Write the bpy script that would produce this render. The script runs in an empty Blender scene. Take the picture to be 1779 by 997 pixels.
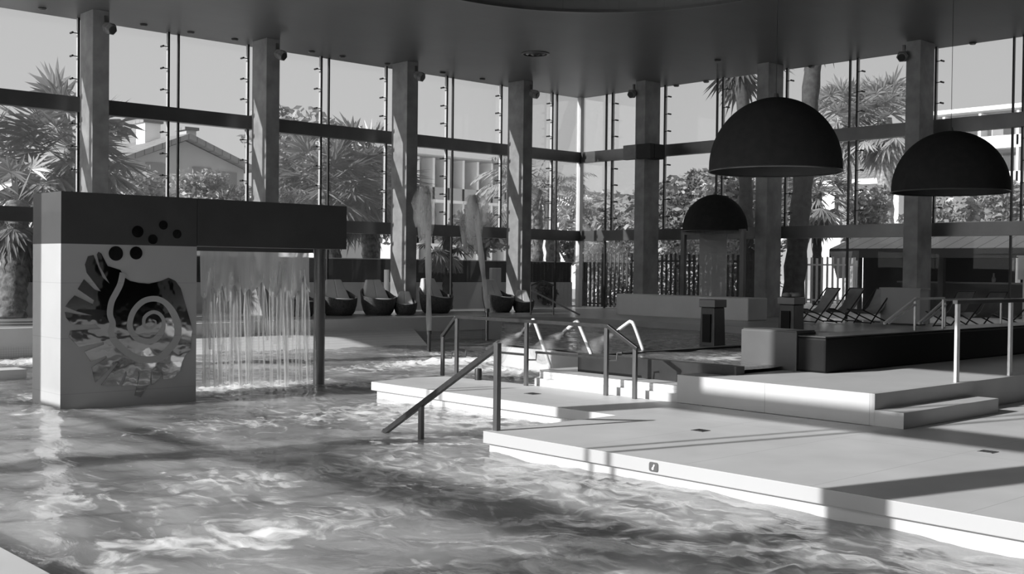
import bpy, bmesh, math, random
from mathutils import Vector, Matrix, noise
from mathutils.geometry import tessellate_polygon

SC = bpy.context.scene
COL = SC.collection
PI = math.pi
random.seed(7)

# ------------------------------------------------------------------ camera, sky, sun, exposure
FPX, W, H = 1986.2, 1779.0, 997.0
EYE = Vector((0.0, 0.0, 1.72))
YAW, PITCH, ROLL = math.radians(47.26617), math.radians(-0.95073), math.radians(0.6463)
_f = Vector((math.cos(YAW), math.sin(YAW), 0)); _r = Vector((math.sin(YAW), -math.cos(YAW), 0)); _z = Vector((0, 0, 1))
FW = _f * math.cos(PITCH) + _z * math.sin(PITCH)
_u = _z * math.cos(PITCH) - _f * math.sin(PITCH)
RT = _r * math.cos(ROLL) + _u * math.sin(ROLL)
UP = _u * math.cos(ROLL) - _r * math.sin(ROLL)
cam = bpy.data.cameras.new('camera'); camo = bpy.data.objects.new('camera', cam); COL.objects.link(camo)
m = Matrix((RT, UP, -FW)).transposed().to_4x4(); m.translation = EYE
camo.matrix_world = m
cam.sensor_width = 36; cam.lens = FPX / W * 36; cam.clip_start = 0.05; cam.clip_end = 500
SC.camera = camo

world = bpy.data.worlds.new('sky'); SC.world = world; world.use_nodes = True
wn = world.node_tree.nodes; wl = world.node_tree.links
bg = wn['Background']
tc = wn.new('ShaderNodeTexCoord'); sx = wn.new('ShaderNodeSeparateXYZ'); cr = wn.new('ShaderNodeValToRGB')
wl.new(tc.outputs['Generated'], sx.inputs[0]); wl.new(sx.outputs['Z'], cr.inputs[0])
cr.color_ramp.elements[0].position = 0.0; cr.color_ramp.elements[0].color = (.60, .60, .60, 1)
cr.color_ramp.elements[1].position = 0.45; cr.color_ramp.elements[1].color = (.46, .46, .46, 1)
# the sky is brighter around the (unseen) sun
dot = wn.new('ShaderNodeVectorMath'); dot.operation = 'DOT_PRODUCT'; wl.new(tc.outputs['Generated'], dot.inputs[0]); dot.inputs[1].default_value = (-.884, .220, .412)
mx0 = wn.new('ShaderNodeMath'); mx0.operation = 'MAXIMUM'; mx0.inputs[1].default_value = 0; wl.new(dot.outputs['Value'], mx0.inputs[0])
pw = wn.new('ShaderNodeMath'); pw.operation = 'POWER'; pw.inputs[1].default_value = 4; wl.new(mx0.outputs[0], pw.inputs[0])
ma = wn.new('ShaderNodeMath'); ma.operation = 'MULTIPLY_ADD'; ma.inputs[1].default_value = 1.6; wl.new(pw.outputs[0], ma.inputs[0]); wl.new(cr.outputs[0], ma.inputs[2])
wl.new(ma.outputs[0], bg.inputs['Color']); bg.inputs['Strength'].default_value = 1.02

SUN_EL, SUN_AZ = math.radians(24.6), math.radians(-14.0)
sd = Vector((math.cos(SUN_EL) * math.cos(SUN_AZ), math.cos(SUN_EL) * math.sin(SUN_AZ), -math.sin(SUN_EL)))
sun = bpy.data.lights.new('sun', 'SUN'); suno = bpy.data.objects.new('sun', sun); COL.objects.link(suno)
suno.rotation_euler = sd.to_track_quat('-Z', 'Y').to_euler(); suno.location = (-40, 20, 30)
sun.energy = 7.0; sun.angle = 0.0093

SC.view_settings.view_transform = 'Standard'
try: SC.view_settings.look = 'None'
except Exception: pass
SC.view_settings.exposure = 0.0; SC.view_settings.gamma = 1.0; SC.view_settings.use_curve_mapping = False
SC.cycles.max_bounces = 10; SC.cycles.diffuse_bounces = 5; SC.cycles.transparent_max_bounces = 40; SC.cycles.glossy_bounces = 4
SC.cycles.sample_clamp_indirect = 6.0
SC.cycles.use_denoising = True

# ------------------------------------------------------------------ pixel -> place helpers
def ray(x, y): return (FW * FPX + RT * (x - 889.5) - UP * (y - 498.5)) / FPX
def atz(x, y, z): d = ray(x, y); return EYE + d * ((z - EYE.z) / d.z)
def atX(x, y, X): d = ray(x, y); return EYE + d * (X / d.x)
def atY(x, y, Y): d = ray(x, y); return EYE + d * (Y / d.y)
def depth(P): return (Vector(P) - EYE).dot(FW)

# ------------------------------------------------------------------ materials
def new_mat(name):
    m = bpy.data.materials.new(name); m.use_nodes = True
    nt = m.node_tree; b = nt.nodes['Principled BSDF']
    return m, nt, b
def g(v): return (v, v, v, 1)
def setp(b, col=None, rough=None, metal=None, spec=None):
    if col is not None: b.inputs['Base Color'].default_value = g(col)
    if rough is not None: b.inputs['Roughness'].default_value = rough
    if metal is not None: b.inputs['Metallic'].default_value = metal
    if spec is not None: b.inputs['Specular IOR Level'].default_value = spec
def noise_mat(name, lo, hi, scale=6, rough=.6, metal=0, bump=0, detail=6, spec=.5, stretch=None, bscale=None):
    m, nt, b = new_mat(name); setp(b, None, rough, metal, spec)
    n = nt.nodes; l = nt.links
    geo = n.new('ShaderNodeNewGeometry'); mp = n.new('ShaderNodeMapping')
    if stretch: mp.inputs['Scale'].default_value = stretch
    l.new(geo.outputs['Position'], mp.inputs[0])
    t = n.new('ShaderNodeTexNoise'); t.inputs['Scale'].default_value = scale; t.inputs['Detail'].default_value = detail
    l.new(mp.outputs[0], t.inputs['Vector'])
    r = n.new('ShaderNodeValToRGB'); r.color_ramp.elements[0].position = .3; r.color_ramp.elements[1].position = .72
    r.color_ramp.elements[0].color = g(lo); r.color_ramp.elements[1].color = g(hi)
    l.new(t.outputs['Fac'], r.inputs[0]); l.new(r.outputs[0], b.inputs['Base Color'])
    if bump:
        t2 = t
        if bscale:
            t2 = n.new('ShaderNodeTexNoise'); t2.inputs['Scale'].default_value = bscale; t2.inputs['Detail'].default_value = 4
            l.new(mp.outputs[0], t2.inputs['Vector'])
        bp = n.new('ShaderNodeBump'); bp.inputs['Strength'].default_value = bump; bp.inputs['Distance'].default_value = .02
        l.new(t2.outputs['Fac'], bp.inputs['Height']); l.new(bp.outputs[0], b.inputs['Normal'])
    return m
def joint_mat(name, lo, hi, rough, joints, dark=.5, wid=.008, nscale=2.0, spec=.5):
    """slab material with straight joints: joints = list of (axis, spacing, offset)"""
    m = noise_mat(name, lo, hi, nscale, rough, spec=spec); nt = m.node_tree; n = nt.nodes; l = nt.links; b = n['Principled BSDF']
    src = b.inputs['Base Color'].links[0].from_socket
    geo = n.new('ShaderNodeNewGeometry'); sp = n.new('ShaderNodeSeparateXYZ'); l.new(geo.outputs['Position'], sp.inputs[0])
    tot = None
    for ax, spc, off in joints:
        a = n.new('ShaderNodeMath'); a.operation = 'SUBTRACT'; a.inputs[1].default_value = off; l.new(sp.outputs[ax], a.inputs[0])
        d = n.new('ShaderNodeMath'); d.operation = 'DIVIDE'; d.inputs[1].default_value = spc; l.new(a.outputs[0], d.inputs[0])
        f = n.new('ShaderNodeMath'); f.operation = 'FRACT'; l.new(d.outputs[0], f.inputs[0])
        c = n.new('ShaderNodeMath'); c.operation = 'LESS_THAN'; c.inputs[1].default_value = wid / spc; l.new(f.outputs[0], c.inputs[0])
        if tot is None: tot = c.outputs[0]
        else:
            mx = n.new('ShaderNodeMath'); mx.operation = 'MAXIMUM'; l.new(tot, mx.inputs[0]); l.new(c.outputs[0], mx.inputs[1]); tot = mx.outputs[0]
    mix = n.new('ShaderNodeMix'); mix.data_type = 'RGBA'
    l.new(tot, mix.inputs['Factor']); l.new(src, mix.inputs[6]); mix.inputs[7].default_value = g(dark)
    l.new(mix.outputs[2], b.inputs['Base Color'])
    return m
def veil_mat(name, alpha_lo, alpha_hi, scale, stretch, col=.7, lo=.35, hi=.65):
    """falling or sprayed water: part see-through, part white scatter"""
    m, nt, b = new_mat(name); n = nt.nodes; l = nt.links
    n.remove(b); out = [x for x in n if x.type == 'OUTPUT_MATERIAL'][0]
    tr = n.new('ShaderNodeBsdfTransparent'); df = n.new('ShaderNodeBsdfDiffuse'); tl = n.new('ShaderNodeBsdfRefraction')
    tl.inputs['Roughness'].default_value = .75; tl.inputs['IOR'].default_value = 1.12
    df.inputs[0].default_value = g(col); tl.inputs[0].default_value = g(col)
    a = n.new('ShaderNodeMixShader'); a.inputs[0].default_value = .65; l.new(df.outputs[0], a.inputs[1]); l.new(tl.outputs[0], a.inputs[2])
    geo = n.new('ShaderNodeNewGeometry'); mp = n.new('ShaderNodeMapping'); mp.inputs['Scale'].default_value = stretch
    t = n.new('ShaderNodeTexNoise'); t.inputs['Scale'].default_value = scale; t.inputs['Detail'].default_value = 4
    l.new(geo.outputs['Position'], mp.inputs[0]); l.new(mp.outputs[0], t.inputs['Vector'])
    mr = n.new('ShaderNodeMapRange'); mr.inputs['From Min'].default_value = lo; mr.inputs['From Max'].default_value = hi
    mr.inputs['To Min'].default_value = alpha_lo; mr.inputs['To Max'].default_value = alpha_hi
    l.new(t.outputs['Fac'], mr.inputs['Value'])
    mx = n.new('ShaderNodeMixShader'); l.new(mr.outputs[0], mx.inputs[0]); l.new(tr.outputs[0], mx.inputs[1]); l.new(a.outputs[0], mx.inputs[2])
    l.new(mx.outputs[0], out.inputs[0])
    return m
def glass_mat(name, haze, tint=.93):
    m, nt, b = new_mat(name); n = nt.nodes; l = nt.links; n.remove(b)
    out = [x for x in n if x.type == 'OUTPUT_MATERIAL'][0]
    tr = n.new('ShaderNodeBsdfTransparent'); tr.inputs[0].default_value = g(tint)
    tl = n.new('ShaderNodeBsdfTranslucent'); tl.inputs[0].default_value = g(.8)
    gl = n.new('ShaderNodeBsdfGlossy'); gl.inputs['Roughness'].default_value = .01
    lw = n.new('ShaderNodeFresnel'); lw.inputs[0].default_value = 1.45
    ml = n.new('ShaderNodeMath'); ml.operation = 'MULTIPLY'; ml.inputs[1].default_value = .32; l.new(lw.outputs[0], ml.inputs[0])
    a = n.new('ShaderNodeMixShader'); a.inputs[0].default_value = haze; l.new(tr.outputs[0], a.inputs[1]); l.new(tl.outputs[0], a.inputs[2])
    c = n.new('ShaderNodeMixShader'); l.new(ml.outputs[0], c.inputs[0]); l.new(a.outputs[0], c.inputs[1]); l.new(gl.outputs[0], c.inputs[2])
    l.new(c.outputs[0], out.inputs[0])
    return m
def leaf_mat(name, lo, hi, scale=1.2):
    m, nt, b = new_mat(name); n = nt.nodes; l = nt.links; n.remove(b)
    out = [x for x in n if x.type == 'OUTPUT_MATERIAL'][0]
    geo = n.new('ShaderNodeNewGeometry'); t = n.new('ShaderNodeTexNoise'); t.inputs['Scale'].default_value = scale
    l.new(geo.outputs['Position'], t.inputs['Vector'])
    r = n.new('ShaderNodeValToRGB'); r.color_ramp.elements[0].position = .35; r.color_ramp.elements[1].position = .65
    r.color_ramp.elements[0].color = g(lo); r.color_ramp.elements[1].color = g(hi); l.new(t.outputs['Fac'], r.inputs[0])
    d = n.new('ShaderNodeBsdfDiffuse'); tl = n.new('ShaderNodeBsdfTranslucent'); gl = n.new('ShaderNodeBsdfGlossy'); gl.inputs['Roughness'].default_value = .35
    l.new(r.outputs[0], d.inputs[0]); l.new(r.outputs[0], tl.inputs[0])
    a = n.new('ShaderNodeMixShader'); a.inputs[0].default_value = .35; l.new(d.outputs[0], a.inputs[1]); l.new(tl.outputs[0], a.inputs[2])
    c = n.new('ShaderNodeMixShader'); c.inputs[0].default_value = .05; l.new(a.outputs[0], c.inputs[1]); l.new(gl.outputs[0], c.inputs[2])
    l.new(c.outputs[0], out.inputs[0])
    return m
def water_mat(name, lo, hi, foamcol=.85, bump=.35, scale=2.2):
    m, nt, b = new_mat(name); n = nt.nodes; l = nt.links
    setp(b, .3, .06, 0, .5); b.inputs['IOR'].default_value = 1.33
    if hi > .3:
        b.subsurface_method = 'BURLEY'; b.inputs['Subsurface Weight'].default_value = .85; b.inputs['Subsurface Radius'].default_value = (1, 1, 1); b.inputs['Subsurface Scale'].default_value = 1.1
    geo = n.new('ShaderNodeNewGeometry')
    mp = n.new('ShaderNodeMapping'); mp.inputs['Rotation'].default_value = (0, 0, math.radians(45)); mp.inputs['Scale'].default_value = (1.0, .55, 1)
    l.new(geo.outputs['Position'], mp.inputs[0])
    t = n.new('ShaderNodeTexNoise'); t.inputs['Scale'].default_value = .55; t.inputs['Detail'].default_value = 5; t.inputs['Distortion'].default_value = 1.2
    l.new(mp.outputs[0], t.inputs['Vector'])
    r = n.new('ShaderNodeValToRGB'); r.color_ramp.elements[0].position = .35; r.color_ramp.elements[1].position = .68
    r.color_ramp.elements[0].color = g(lo); r.color_ramp.elements[1].color = g(hi); l.new(t.outputs['Fac'], r.inputs[0])
    # foam: thin swirling streaks plus the churned patches (attribute)
    t2 = n.new('ShaderNodeTexNoise'); t2.inputs['Scale'].default_value = 2.6; t2.inputs['Detail'].default_value = 7; t2.inputs['Distortion'].default_value = 2.6
    l.new(mp.outputs[0], t2.inputs['Vector'])
    at = n.new('ShaderNodeAttribute'); at.attribute_name = 'foam'
    ad = n.new('ShaderNodeMath'); ad.operation = 'MULTIPLY_ADD'; ad.inputs[1].default_value = .42
    l.new(at.outputs['Fac'], ad.inputs[0]); l.new(t2.outputs['Fac'], ad.inputs[2])
    mr = n.new('ShaderNodeMapRange'); mr.inputs['From Min'].default_value = .62; mr.inputs['From Max'].default_value = .95
    l.new(ad.outputs[0], mr.inputs['Value'])
    mix = n.new('ShaderNodeMix'); mix.data_type = 'RGBA'; l.new(mr.outputs[0], mix.inputs['Factor']); l.new(r.outputs[0], mix.inputs[6]); mix.inputs[7].default_value = g(foamcol)
    l.new(mix.outputs[2], b.inputs['Base Color'])
    rr = n.new('ShaderNodeMapRange'); rr.inputs['To Min'].default_value = .06; rr.inputs['To Max'].default_value = .6; l.new(mr.outputs[0], rr.inputs['Value']); l.new(rr.outputs[0], b.inputs['Roughness'])
    t3 = n.new('ShaderNodeTexNoise'); t3.inputs['Scale'].default_value = scale * 2; t3.inputs['Detail'].default_value = 6; t3.inputs['Distortion'].default_value = .6
    l.new(mp.outputs[0], t3.inputs['Vector'])
    bp = n.new('ShaderNodeBump'); bp.inputs['Strength'].default_value = bump; bp.inputs['Distance'].default_value = .12
    l.new(t3.outputs['Fac'], bp.inputs['Height']); l.new(bp.outputs[0], b.inputs['Normal'])
    return m

M = {}
M['deck'] = joint_mat('deck_stone', .52, .62, .45, [(1, 1.3, -.13), (0, 2.6, 7.95 - 2.6 * 4)], .42, .01, 1.3)
M['stone'] = joint_mat('cladding_stone', .47, .52, .5, [(1, 1.4, 8.07)], .3, .008, 1.5)
M['tile'] = joint_mat('mosaic_tile', .74, .80, .35, [(0, .05, 0), (1, .05, .01), (2, .05, 0)], .55, .005, 4)
M['wallpale'] = noise_mat('pale_render', .62, .70, 1.5, .55)
M['fountain'] = joint_mat('fountain_stone', .35, .40, .5, [(2, .75, -.05)], .27, .006, 1.2)
M['band'] = noise_mat('dark_band_stone', .042, .055, 2.2, .45)
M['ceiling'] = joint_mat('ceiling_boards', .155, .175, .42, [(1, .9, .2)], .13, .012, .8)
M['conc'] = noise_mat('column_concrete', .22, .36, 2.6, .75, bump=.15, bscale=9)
M['frame'] = noise_mat('transom_metal', .13, .17, 2, .33, .55, spec=.8)
M['fin'] = noise_mat('fin_metal', .55, .62, 3, .4)
M['black'] = noise_mat('black_seal', .012, .02, 5, .5)
M['floor'] = noise_mat('hall_floor', .30, .38, 1.2, .28)
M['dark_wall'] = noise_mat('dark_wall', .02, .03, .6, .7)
M['box'] = noise_mat('polished_dark_stone', .005, .008, 3, .5, spec=.2)
M['boxend'] = noise_mat('grey_stone_panel', .085, .11, 2, .35)
M['tubtile'] = noise_mat('whirlpool_tile', .024, .032, 5, .3)
M['jac'] = noise_mat('dark_tile', .055, .075, 5, .3)
M['steel'] = noise_mat('brushed_steel', .13, .17, 20, .40, .8, stretch=(1, 1, .15))
M['railsteel'] = noise_mat('dark_rail_steel', .05, .07, 20, .36, .6)
M['brightsteel'] = noise_mat('bright_steel', .72, .80, 20, .4, .15)
M['lamp'] = noise_mat('lamp_felt', .026, .034, 8, .85, spec=.15)
M['lampin'] = noise_mat('lamp_inside', .05, .06, 5, .7)
M['mirror'] = noise_mat('mirror_metal', .27, .32, 1.5, .035, 1.0, bump=.5, bscale=.9)
M['disc'] = noise_mat('dark_mirror', .05, .07, 2, .12, .9, bump=.2, bscale=2)
M['glass'] = glass_mat('glass_clear', .008, .97)
M['glassh'] = glass_mat('glass_hazed', .035, .97)
M['frost'] = glass_mat('glass_frosted', .55, .8)
M['water'] = water_mat('pool_water', .20, .46, .95, .16, 1.6)
M['water2'] = water_mat('upper_pool_water', .12, .19, .6, .4, 3.5)
M['veil'] = veil_mat('falling_water', .55, .92, 3.2, (1, 1, .10), .95, .36, .62)
M['stem'] = veil_mat('jet_stem_water', .40, .80, 6, (1, 1, .2), .95)
M['veil2'] = veil_mat('water_strands', .12, .55, 5, (1, 1, .10), .95, .36, .62)
M['jet'] = veil_mat('jet_water', .05, .36, 5, (1, 1, .3), .95, .35, .65)
M['spray'] = veil_mat('spray_water', .02, .17, 9, (1, 1, 1), .9)
M['foam'] = noise_mat('foam', .78, .88, 8, .7, bump=.6, bscale=14)
M['pave'] = noise_mat('outdoor_paving', .40, .48, 1.5, .8)
M['screen'] = noise_mat('black_screen', .012, .020, 3, .7)
M['lowwall'] = noise_mat('grey_render', .40, .46, .8, .8)
M['trunk'] = noise_mat('palm_bark', .07, .38, 7, .9, bump=1.0, bscale=11)
M['trunkm'] = noise_mat('shaggy_bark', .03, .20, 7, .9, bump=1.0, bscale=11)
M['trunkd'] = noise_mat('dark_bark', .015, .05, 6, .9, bump=1.0, bscale=9)
M['leaf'] = leaf_mat('palm_leaf', .15, .30)
M['leafp'] = leaf_mat('pale_leaf', .22, .40)
M['leafd'] = leaf_mat('dark_leaf', .05, .14)
M['house'] = noise_mat('house_render', .36, .42, .5, .9)
M['white'] = noise_mat('white_render', .78, .84, .5, .8)
M['roof'] = joint_mat('tile_roof', .17, .24, .8, [(0, .45, 0), (1, .45, 0)], .10, .06, 1)
M['pane'] = noise_mat('dark_window', .04, .06, .5, .15)
M['shutter'] = noise_mat('grey_shutter', .16, .22, .5, .6)
M['slatd'] = noise_mat('dark_slat', .02, .035, 3, .6)
M['slatw'] = noise_mat('white_slat', .75, .82, 3, .5)
M['wicker'] = noise_mat('dark_wicker', .05, .11, 22, .6, bump=.5)
M['cushion'] = noise_mat('pale_cushion', .66, .74, 3, .85)
M['canvas'] = noise_mat('grey_canvas', .30, .38, 6, .85)
M['wood'] = noise_mat('dark_frame', .03, .05, 5, .5)
M['kiosk'] = noise_mat('kiosk_dark', .035, .05, 1, .7)
M['kroof'] = joint_mat('kiosk_roof', .20, .26, .5, [(1, .55, 0)], .08, .05, 1)
M['plastic'] = noise_mat('grey_plastic', .18, .35, 9, .2)

# ------------------------------------------------------------------ mesh helpers
class MB:
    def __init__(s): s.v = []; s.f = []
    def add(s, vs, fs):
        o = len(s.v); s.v += [tuple(v) for v in vs]; s.f += [tuple(i + o for i in f) for f in fs]; return s
    def box(s, a, b):
        x0, y0, z0 = (min(p, q) for p, q in zip(a, b)); x1, y1, z1 = (max(p, q) for p, q in zip(a, b))
        return s.add([(x0, y0, z0), (x1, y0, z0), (x1, y1, z0), (x0, y1, z0), (x0, y0, z1), (x1, y0, z1), (x1, y1, z1), (x0, y1, z1)],
                     [(3, 2, 1, 0), (4, 5, 6, 7), (0, 1, 5, 4), (1, 2, 6, 5), (2, 3, 7, 6), (3, 0, 4, 7)])
    def prism(s, poly, z0, z1, top_only=False):
        n = len(poly); area = sum(poly[i][0] * poly[(i + 1) % n][1] - poly[(i + 1) % n][0] * poly[i][1] for i in range(n))
        if area < 0: poly = poly[::-1]
        tris = tessellate_polygon([[Vector((p[0], p[1], 0)) for p in poly]])
        vs = [(p[0], p[1], z0) for p in poly] + [(p[0], p[1], z1) for p in poly]
        fs = []
        for t in tris:
            a, b, c = t
            cr_ = (poly[b][0] - poly[a][0]) * (poly[c][1] - poly[a][1]) - (poly[b][1] - poly[a][1]) * (poly[c][0] - poly[a][0])
            if cr_ < 0: a, c = c, a
            fs.append((a + n, b + n, c + n)); fs.append((c, b, a))
        for i in range(n): j = (i + 1) % n; fs.append((i, j, j + n, i + n))
        return s.add(vs, fs)
    def extr(s, pts, off):
        """planar outline in 3-D, extruded by vector off"""
        n = len(pts); off = Vector(off)
        nrm = Vector((0, 0, 0))
        for i in range(n): nrm += Vector(pts[i]).cross(Vector(pts[(i + 1) % n]))
        tris = tessellate_polygon([[Vector(p) for p in pts]])
        vs = [Vector(p) for p in pts] + [Vector(p) + off for p in pts]; fs = []
        flip = nrm.dot(off) < 0
        for a, b, c in tris:
            tn = (vs[b] - vs[a]).cross(vs[c] - vs[a])
            if tn.dot(off) < 0: a, c = c, a
            fs.append((a + n, b + n, c + n)); fs.append((c, b, a))
        for i in range(n):
            j = (i + 1) % n; q = (i, j, j + n, i + n); fs.append(q[::-1] if flip else q)
        return s.add(vs, fs)
    def tube(s, pts, r, n=10, cap=True, sy=1.0):
        pts = [Vector(p) for p in pts]; k = len(pts)
        rs = r if isinstance(r, (list, tuple)) else [r] * k
        rings = []; t0 = (pts[1] - pts[0]).normalized()
        ref = Vector((0, 0, 1)) if abs(t0.z) < .9 else Vector((1, 0, 0))
        nx = t0.cross(ref).normalized()
        vs = []
        for i, p in enumerate(pts):
            t = (pts[min(i + 1, k - 1)] - pts[max(i - 1, 0)]).normalized()
            nx = (nx - t * nx.dot(t)).normalized(); ny = t.cross(nx)
            for j in range(n):
                a = 2 * PI * j / n; vs.append(p + (nx * math.cos(a) + ny * math.sin(a) * sy) * rs[i])
        fs = [(i * n + j, i * n + (j + 1) % n, (i + 1) * n + (j + 1) % n, (i + 1) * n + j) for i in range(k - 1) for j in range(n)]
        if cap: fs += [tuple(range(n))[::-1], tuple((k - 1) * n + j for j in range(n))]
        return s.add(vs, fs)
    def bar(s, a, b, w, h, up=(0, 0, 1)):
        a = Vector(a); b = Vector(b); t = (b - a).normalized(); up = Vector(up)
        if abs(t.dot(up)) > .99: up = Vector((0, 1, 0))
        sx = t.cross(up).normalized(); sz = sx.cross(t)
        vs = [p + sx * (i * w / 2) + sz * (j * h / 2) for p in (a, b) for i, j in ((-1, -1), (1, -1), (1, 1), (-1, 1))]
        return s.add(vs, [(0, 1, 2, 3), (7, 6, 5, 4), (0, 4, 5, 1), (1, 5, 6, 2), (2, 6, 7, 3), (3, 7, 4, 0)])
    def lathe(s, prof, c=(0, 0, 0), n=48, close=False):
        vs = []; k = len(prof); c = Vector(c)
        for r, z in prof:
            for j in range(n): a = 2 * PI * j / n; vs.append(c + Vector((r * math.cos(a), r * math.sin(a), z)))
        fs = [(i * n + j, i * n + (j + 1) % n, (i + 1) * n + (j + 1) % n, (i + 1) * n + j) for i in range(k - 1) for j in range(n)]
        if close: fs += [((k - 1) * n + j, (k - 1) * n + (j + 1) % n, (j + 1) % n, j) for j in range(n)]
        return s.add(vs, fs)
    def build(s, name, mat, parent=None, smooth=None, bevel=0, loc=None, fix=True):
        me = bpy.data.meshes.new(name); me.from_pydata(s.v, [], s.f); me.validate()
        if fix:
            bm = bmesh.new(); bm.from_mesh(me); bmesh.ops.recalc_face_normals(bm, faces=bm.faces); bm.to_mesh(me); bm.free()
        me.materials.append(mat); o = bpy.data.objects.new(name, me); COL.objects.link(o)
        if smooth:
            for p in me.polygons: p.use_smooth = True
            if smooth is not True: me.set_sharp_from_angle(angle=math.radians(smooth))
        if parent is not None:
            o.parent = parent; o.matrix_parent_inverse = Matrix.Translation(-Vector(parent.location)) if parent.rotation_euler.z == 0 else parent.matrix_basis.inverted()
        if bevel:
            md = o.modifiers.new('bevel', 'BEVEL'); md.width = bevel; md.segments = 2; md.limit_method = 'ANGLE'
        if loc: o.location = loc
        return o
def tag(o, label=None, cat=None, group=None, kind=None):
    if label: o['label'] = label
    if cat: o['category'] = cat
    if group: o['group'] = group
    if kind: o['kind'] = kind
    return o
def thing(name, label, cat, loc=(0, 0, 0), group=None, kind=None):
    o = bpy.data.objects.new(name, None); COL.objects.link(o); o.location = loc; o.empty_display_size = .2
    return tag(o, label, cat, group, kind)
def struct(name, mb, mat, label=None, cat=None, **k):
    return tag(mb.build(name, mat, **k), label, cat, None, 'structure')
def copy_tree(o, parent=None):
    c = o.copy(); COL.objects.link(c)
    if parent is not None: c.parent = parent
    for ch in list(o.children): copy_tree(ch, c)
    return c
ORD = ['first', 'second', 'third', 'fourth', 'fifth', 'sixth', 'seventh', 'eighth', 'ninth', 'tenth', 'eleventh', 'twelfth']

# ------------------------------------------------------------------ the hall
ZC, XR, YL, XW, YS = 7.8, 29.45, 28.37, -0.55, -10.0
FL, WZ, UZ, JZ = .36, -.24, .20, .42          # hall floor, main water, upper water, tub water
OC, OR = (16.5, 15.25), 4.7                   # round recess in the ceiling

def ceiling():
    mb = MB(); n = 64
    x0, x1, y0, y1 = XW - .1, XR + .1, YS, YL + .1
    ang = [2 * PI * j / n for j in range(n)]
    inner = [(OC[0] + OR * math.cos(a), OC[1] + OR * math.sin(a)) for a in ang]
    def edge(a):
        dx, dy = math.cos(a), math.sin(a); t = 1e9
        if dx > 1e-9: t = min(t, (x1 - OC[0]) / dx)
        if dx < -1e-9: t = min(t, (x0 - OC[0]) / dx)
        if dy > 1e-9: t = min(t, (y1 - OC[1]) / dy)
        if dy < -1e-9: t = min(t, (y0 - OC[1]) / dy)
        return (OC[0] + dx * t, OC[1] + dy * t)
    angs = sorted(set(ang + [math.atan2(y - OC[1], x - OC[0]) % (2 * PI) for x in (x0, x1) for y in (y0, y1)]))
    inner = [(OC[0] + OR * math.cos(a), OC[1] + OR * math.sin(a)) for a in angs]; outer = [edge(a) for a in angs]; k = len(angs)
    vs = [(p[0], p[1], z) for z in (ZC, ZC + .5) for ring in (inner, outer) for p in ring]
    fs = []
    for i in range(k):
        j = (i + 1) % k
        fs += [(i, j, k + j, k + i), (2 * k + i, 3 * k + i, 3 * k + j, 2 * k + j), (k + i, k + j, 3 * k + j, 3 * k + i), (i, 2 * k + i, 2 * k + j, j)]
    mb.add(vs, fs)
    return mb
struct('ceiling', ceiling(), M['ceiling'], 'dark boarded ceiling of the pool hall', 'ceiling')
dm = MB().lathe([(OR + .02, ZC + .02), (OR + .02, ZC + 1.3), (OR - 1.0, ZC + 2.0), (0.01, ZC + 2.3), (0.01, ZC + 2.5), (OR + .3, ZC + 2.2), (OR + .3, ZC + .05)], (OC[0], OC[1], 0), 64)
struct('ceiling_dome', dm, M['dark_wall'], 'dark round recess in the ceiling above the pools', 'ceiling', smooth=40)
rim = MB().lathe([(OR - .02, ZC - .03), (OR + .10, ZC - .03), (OR + .10, ZC + .04), (OR - .02, ZC + .04)], (OC[0], OC[1], 0), 64, close=True)
struct('trim_1', rim, M['frame'], 'thin dark rim around the ceiling recess', 'trim')

# floors
struct('floor', MB().prism([(-.55, 24.05), (21.0, 24.05), (22.9, 22.3), (22.9, 6.0), (29.5, 6.0), (29.5, 28.42), (-.55, 28.42)], -1.4, FL), M['floor'],
       'dark wet hall floor around the far side of the pools', 'floor')
struct('pool_floor', MB().box((-.55, -10, -1.6), (29.5, 28.4, -1.38)), M['tile'], 'tiled pool bottom under the water', 'floor')
struct('pool_wall', MB().box((2.0, 24.0, -1.4), (21.2, 24.12, .02)), M['tile'], 'white tiled lower edge of the far pool wall', 'wall')
struct('pool_kerb', MB().box((-.4, 23.93, .0), (21.15, 24.2, FL + .02)), M['wallpale'], 'pale stone kerb along the far pool edge', 'kerb')

# front deck with overhanging coping
DK = [(7.95, -9.5), (7.95, 9.03), (10.03, 9.03), (10.03, 13.93), (11.45, 14.15), (11.62, 12.6), (11.62, 6.64), (29.3, 6.64), (29.3, -9.5)]
struct('deck', MB().prism(DK, -.125, 0), M['deck'], 'pale stone pool deck with overhanging edge', 'deck', bevel=.006)
DI = [(8.0, -9.4), (8.0, 8.98), (10.08, 8.98), (10.08, 13.85), (11.4, 14.0), (11.55, 12.5), (11.55, 6.2), (29.3, 6.2), (29.3, -9.4)]
struct('deck_base', MB().prism(DI, -1.4, -.125), M['tile'], 'white mosaic tiled wall below the deck edge', 'wall')
NK = [(-.5, -9.5), (2.41, -9.5), (2.41, 27), (-.5, 27)]
struct('near_deck', MB().prism(NK, -.125, 0), M['deck'], 'pale stone deck corner at the lower left', 'deck')
struct('near_deck_base', MB().box((-.5, -9.4, -1.4), (2.31, 26.9, -.125)), M['tile'], 'tiled wall below the near deck', 'wall')
# raised platform and its step
PK = [(11.65, 6.61), (11.65, 9.43), (12.1, 9.43), (12.1, 9.0), (29.3, 9.0), (29.3, 6.61)]
struct('platform', MB().prism(PK, 0, FL), M['stone'], 'raised pale stone platform beyond the front deck', 'platform', bevel=.005)
e1 = atY(1735, 690, 6.26)
struct('step', MB().box((11.65, 6.26, 0), (e1.x, 6.612, .18)), M['stone'], 'single stone step up to the platform', 'step', bevel=.005)
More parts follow.
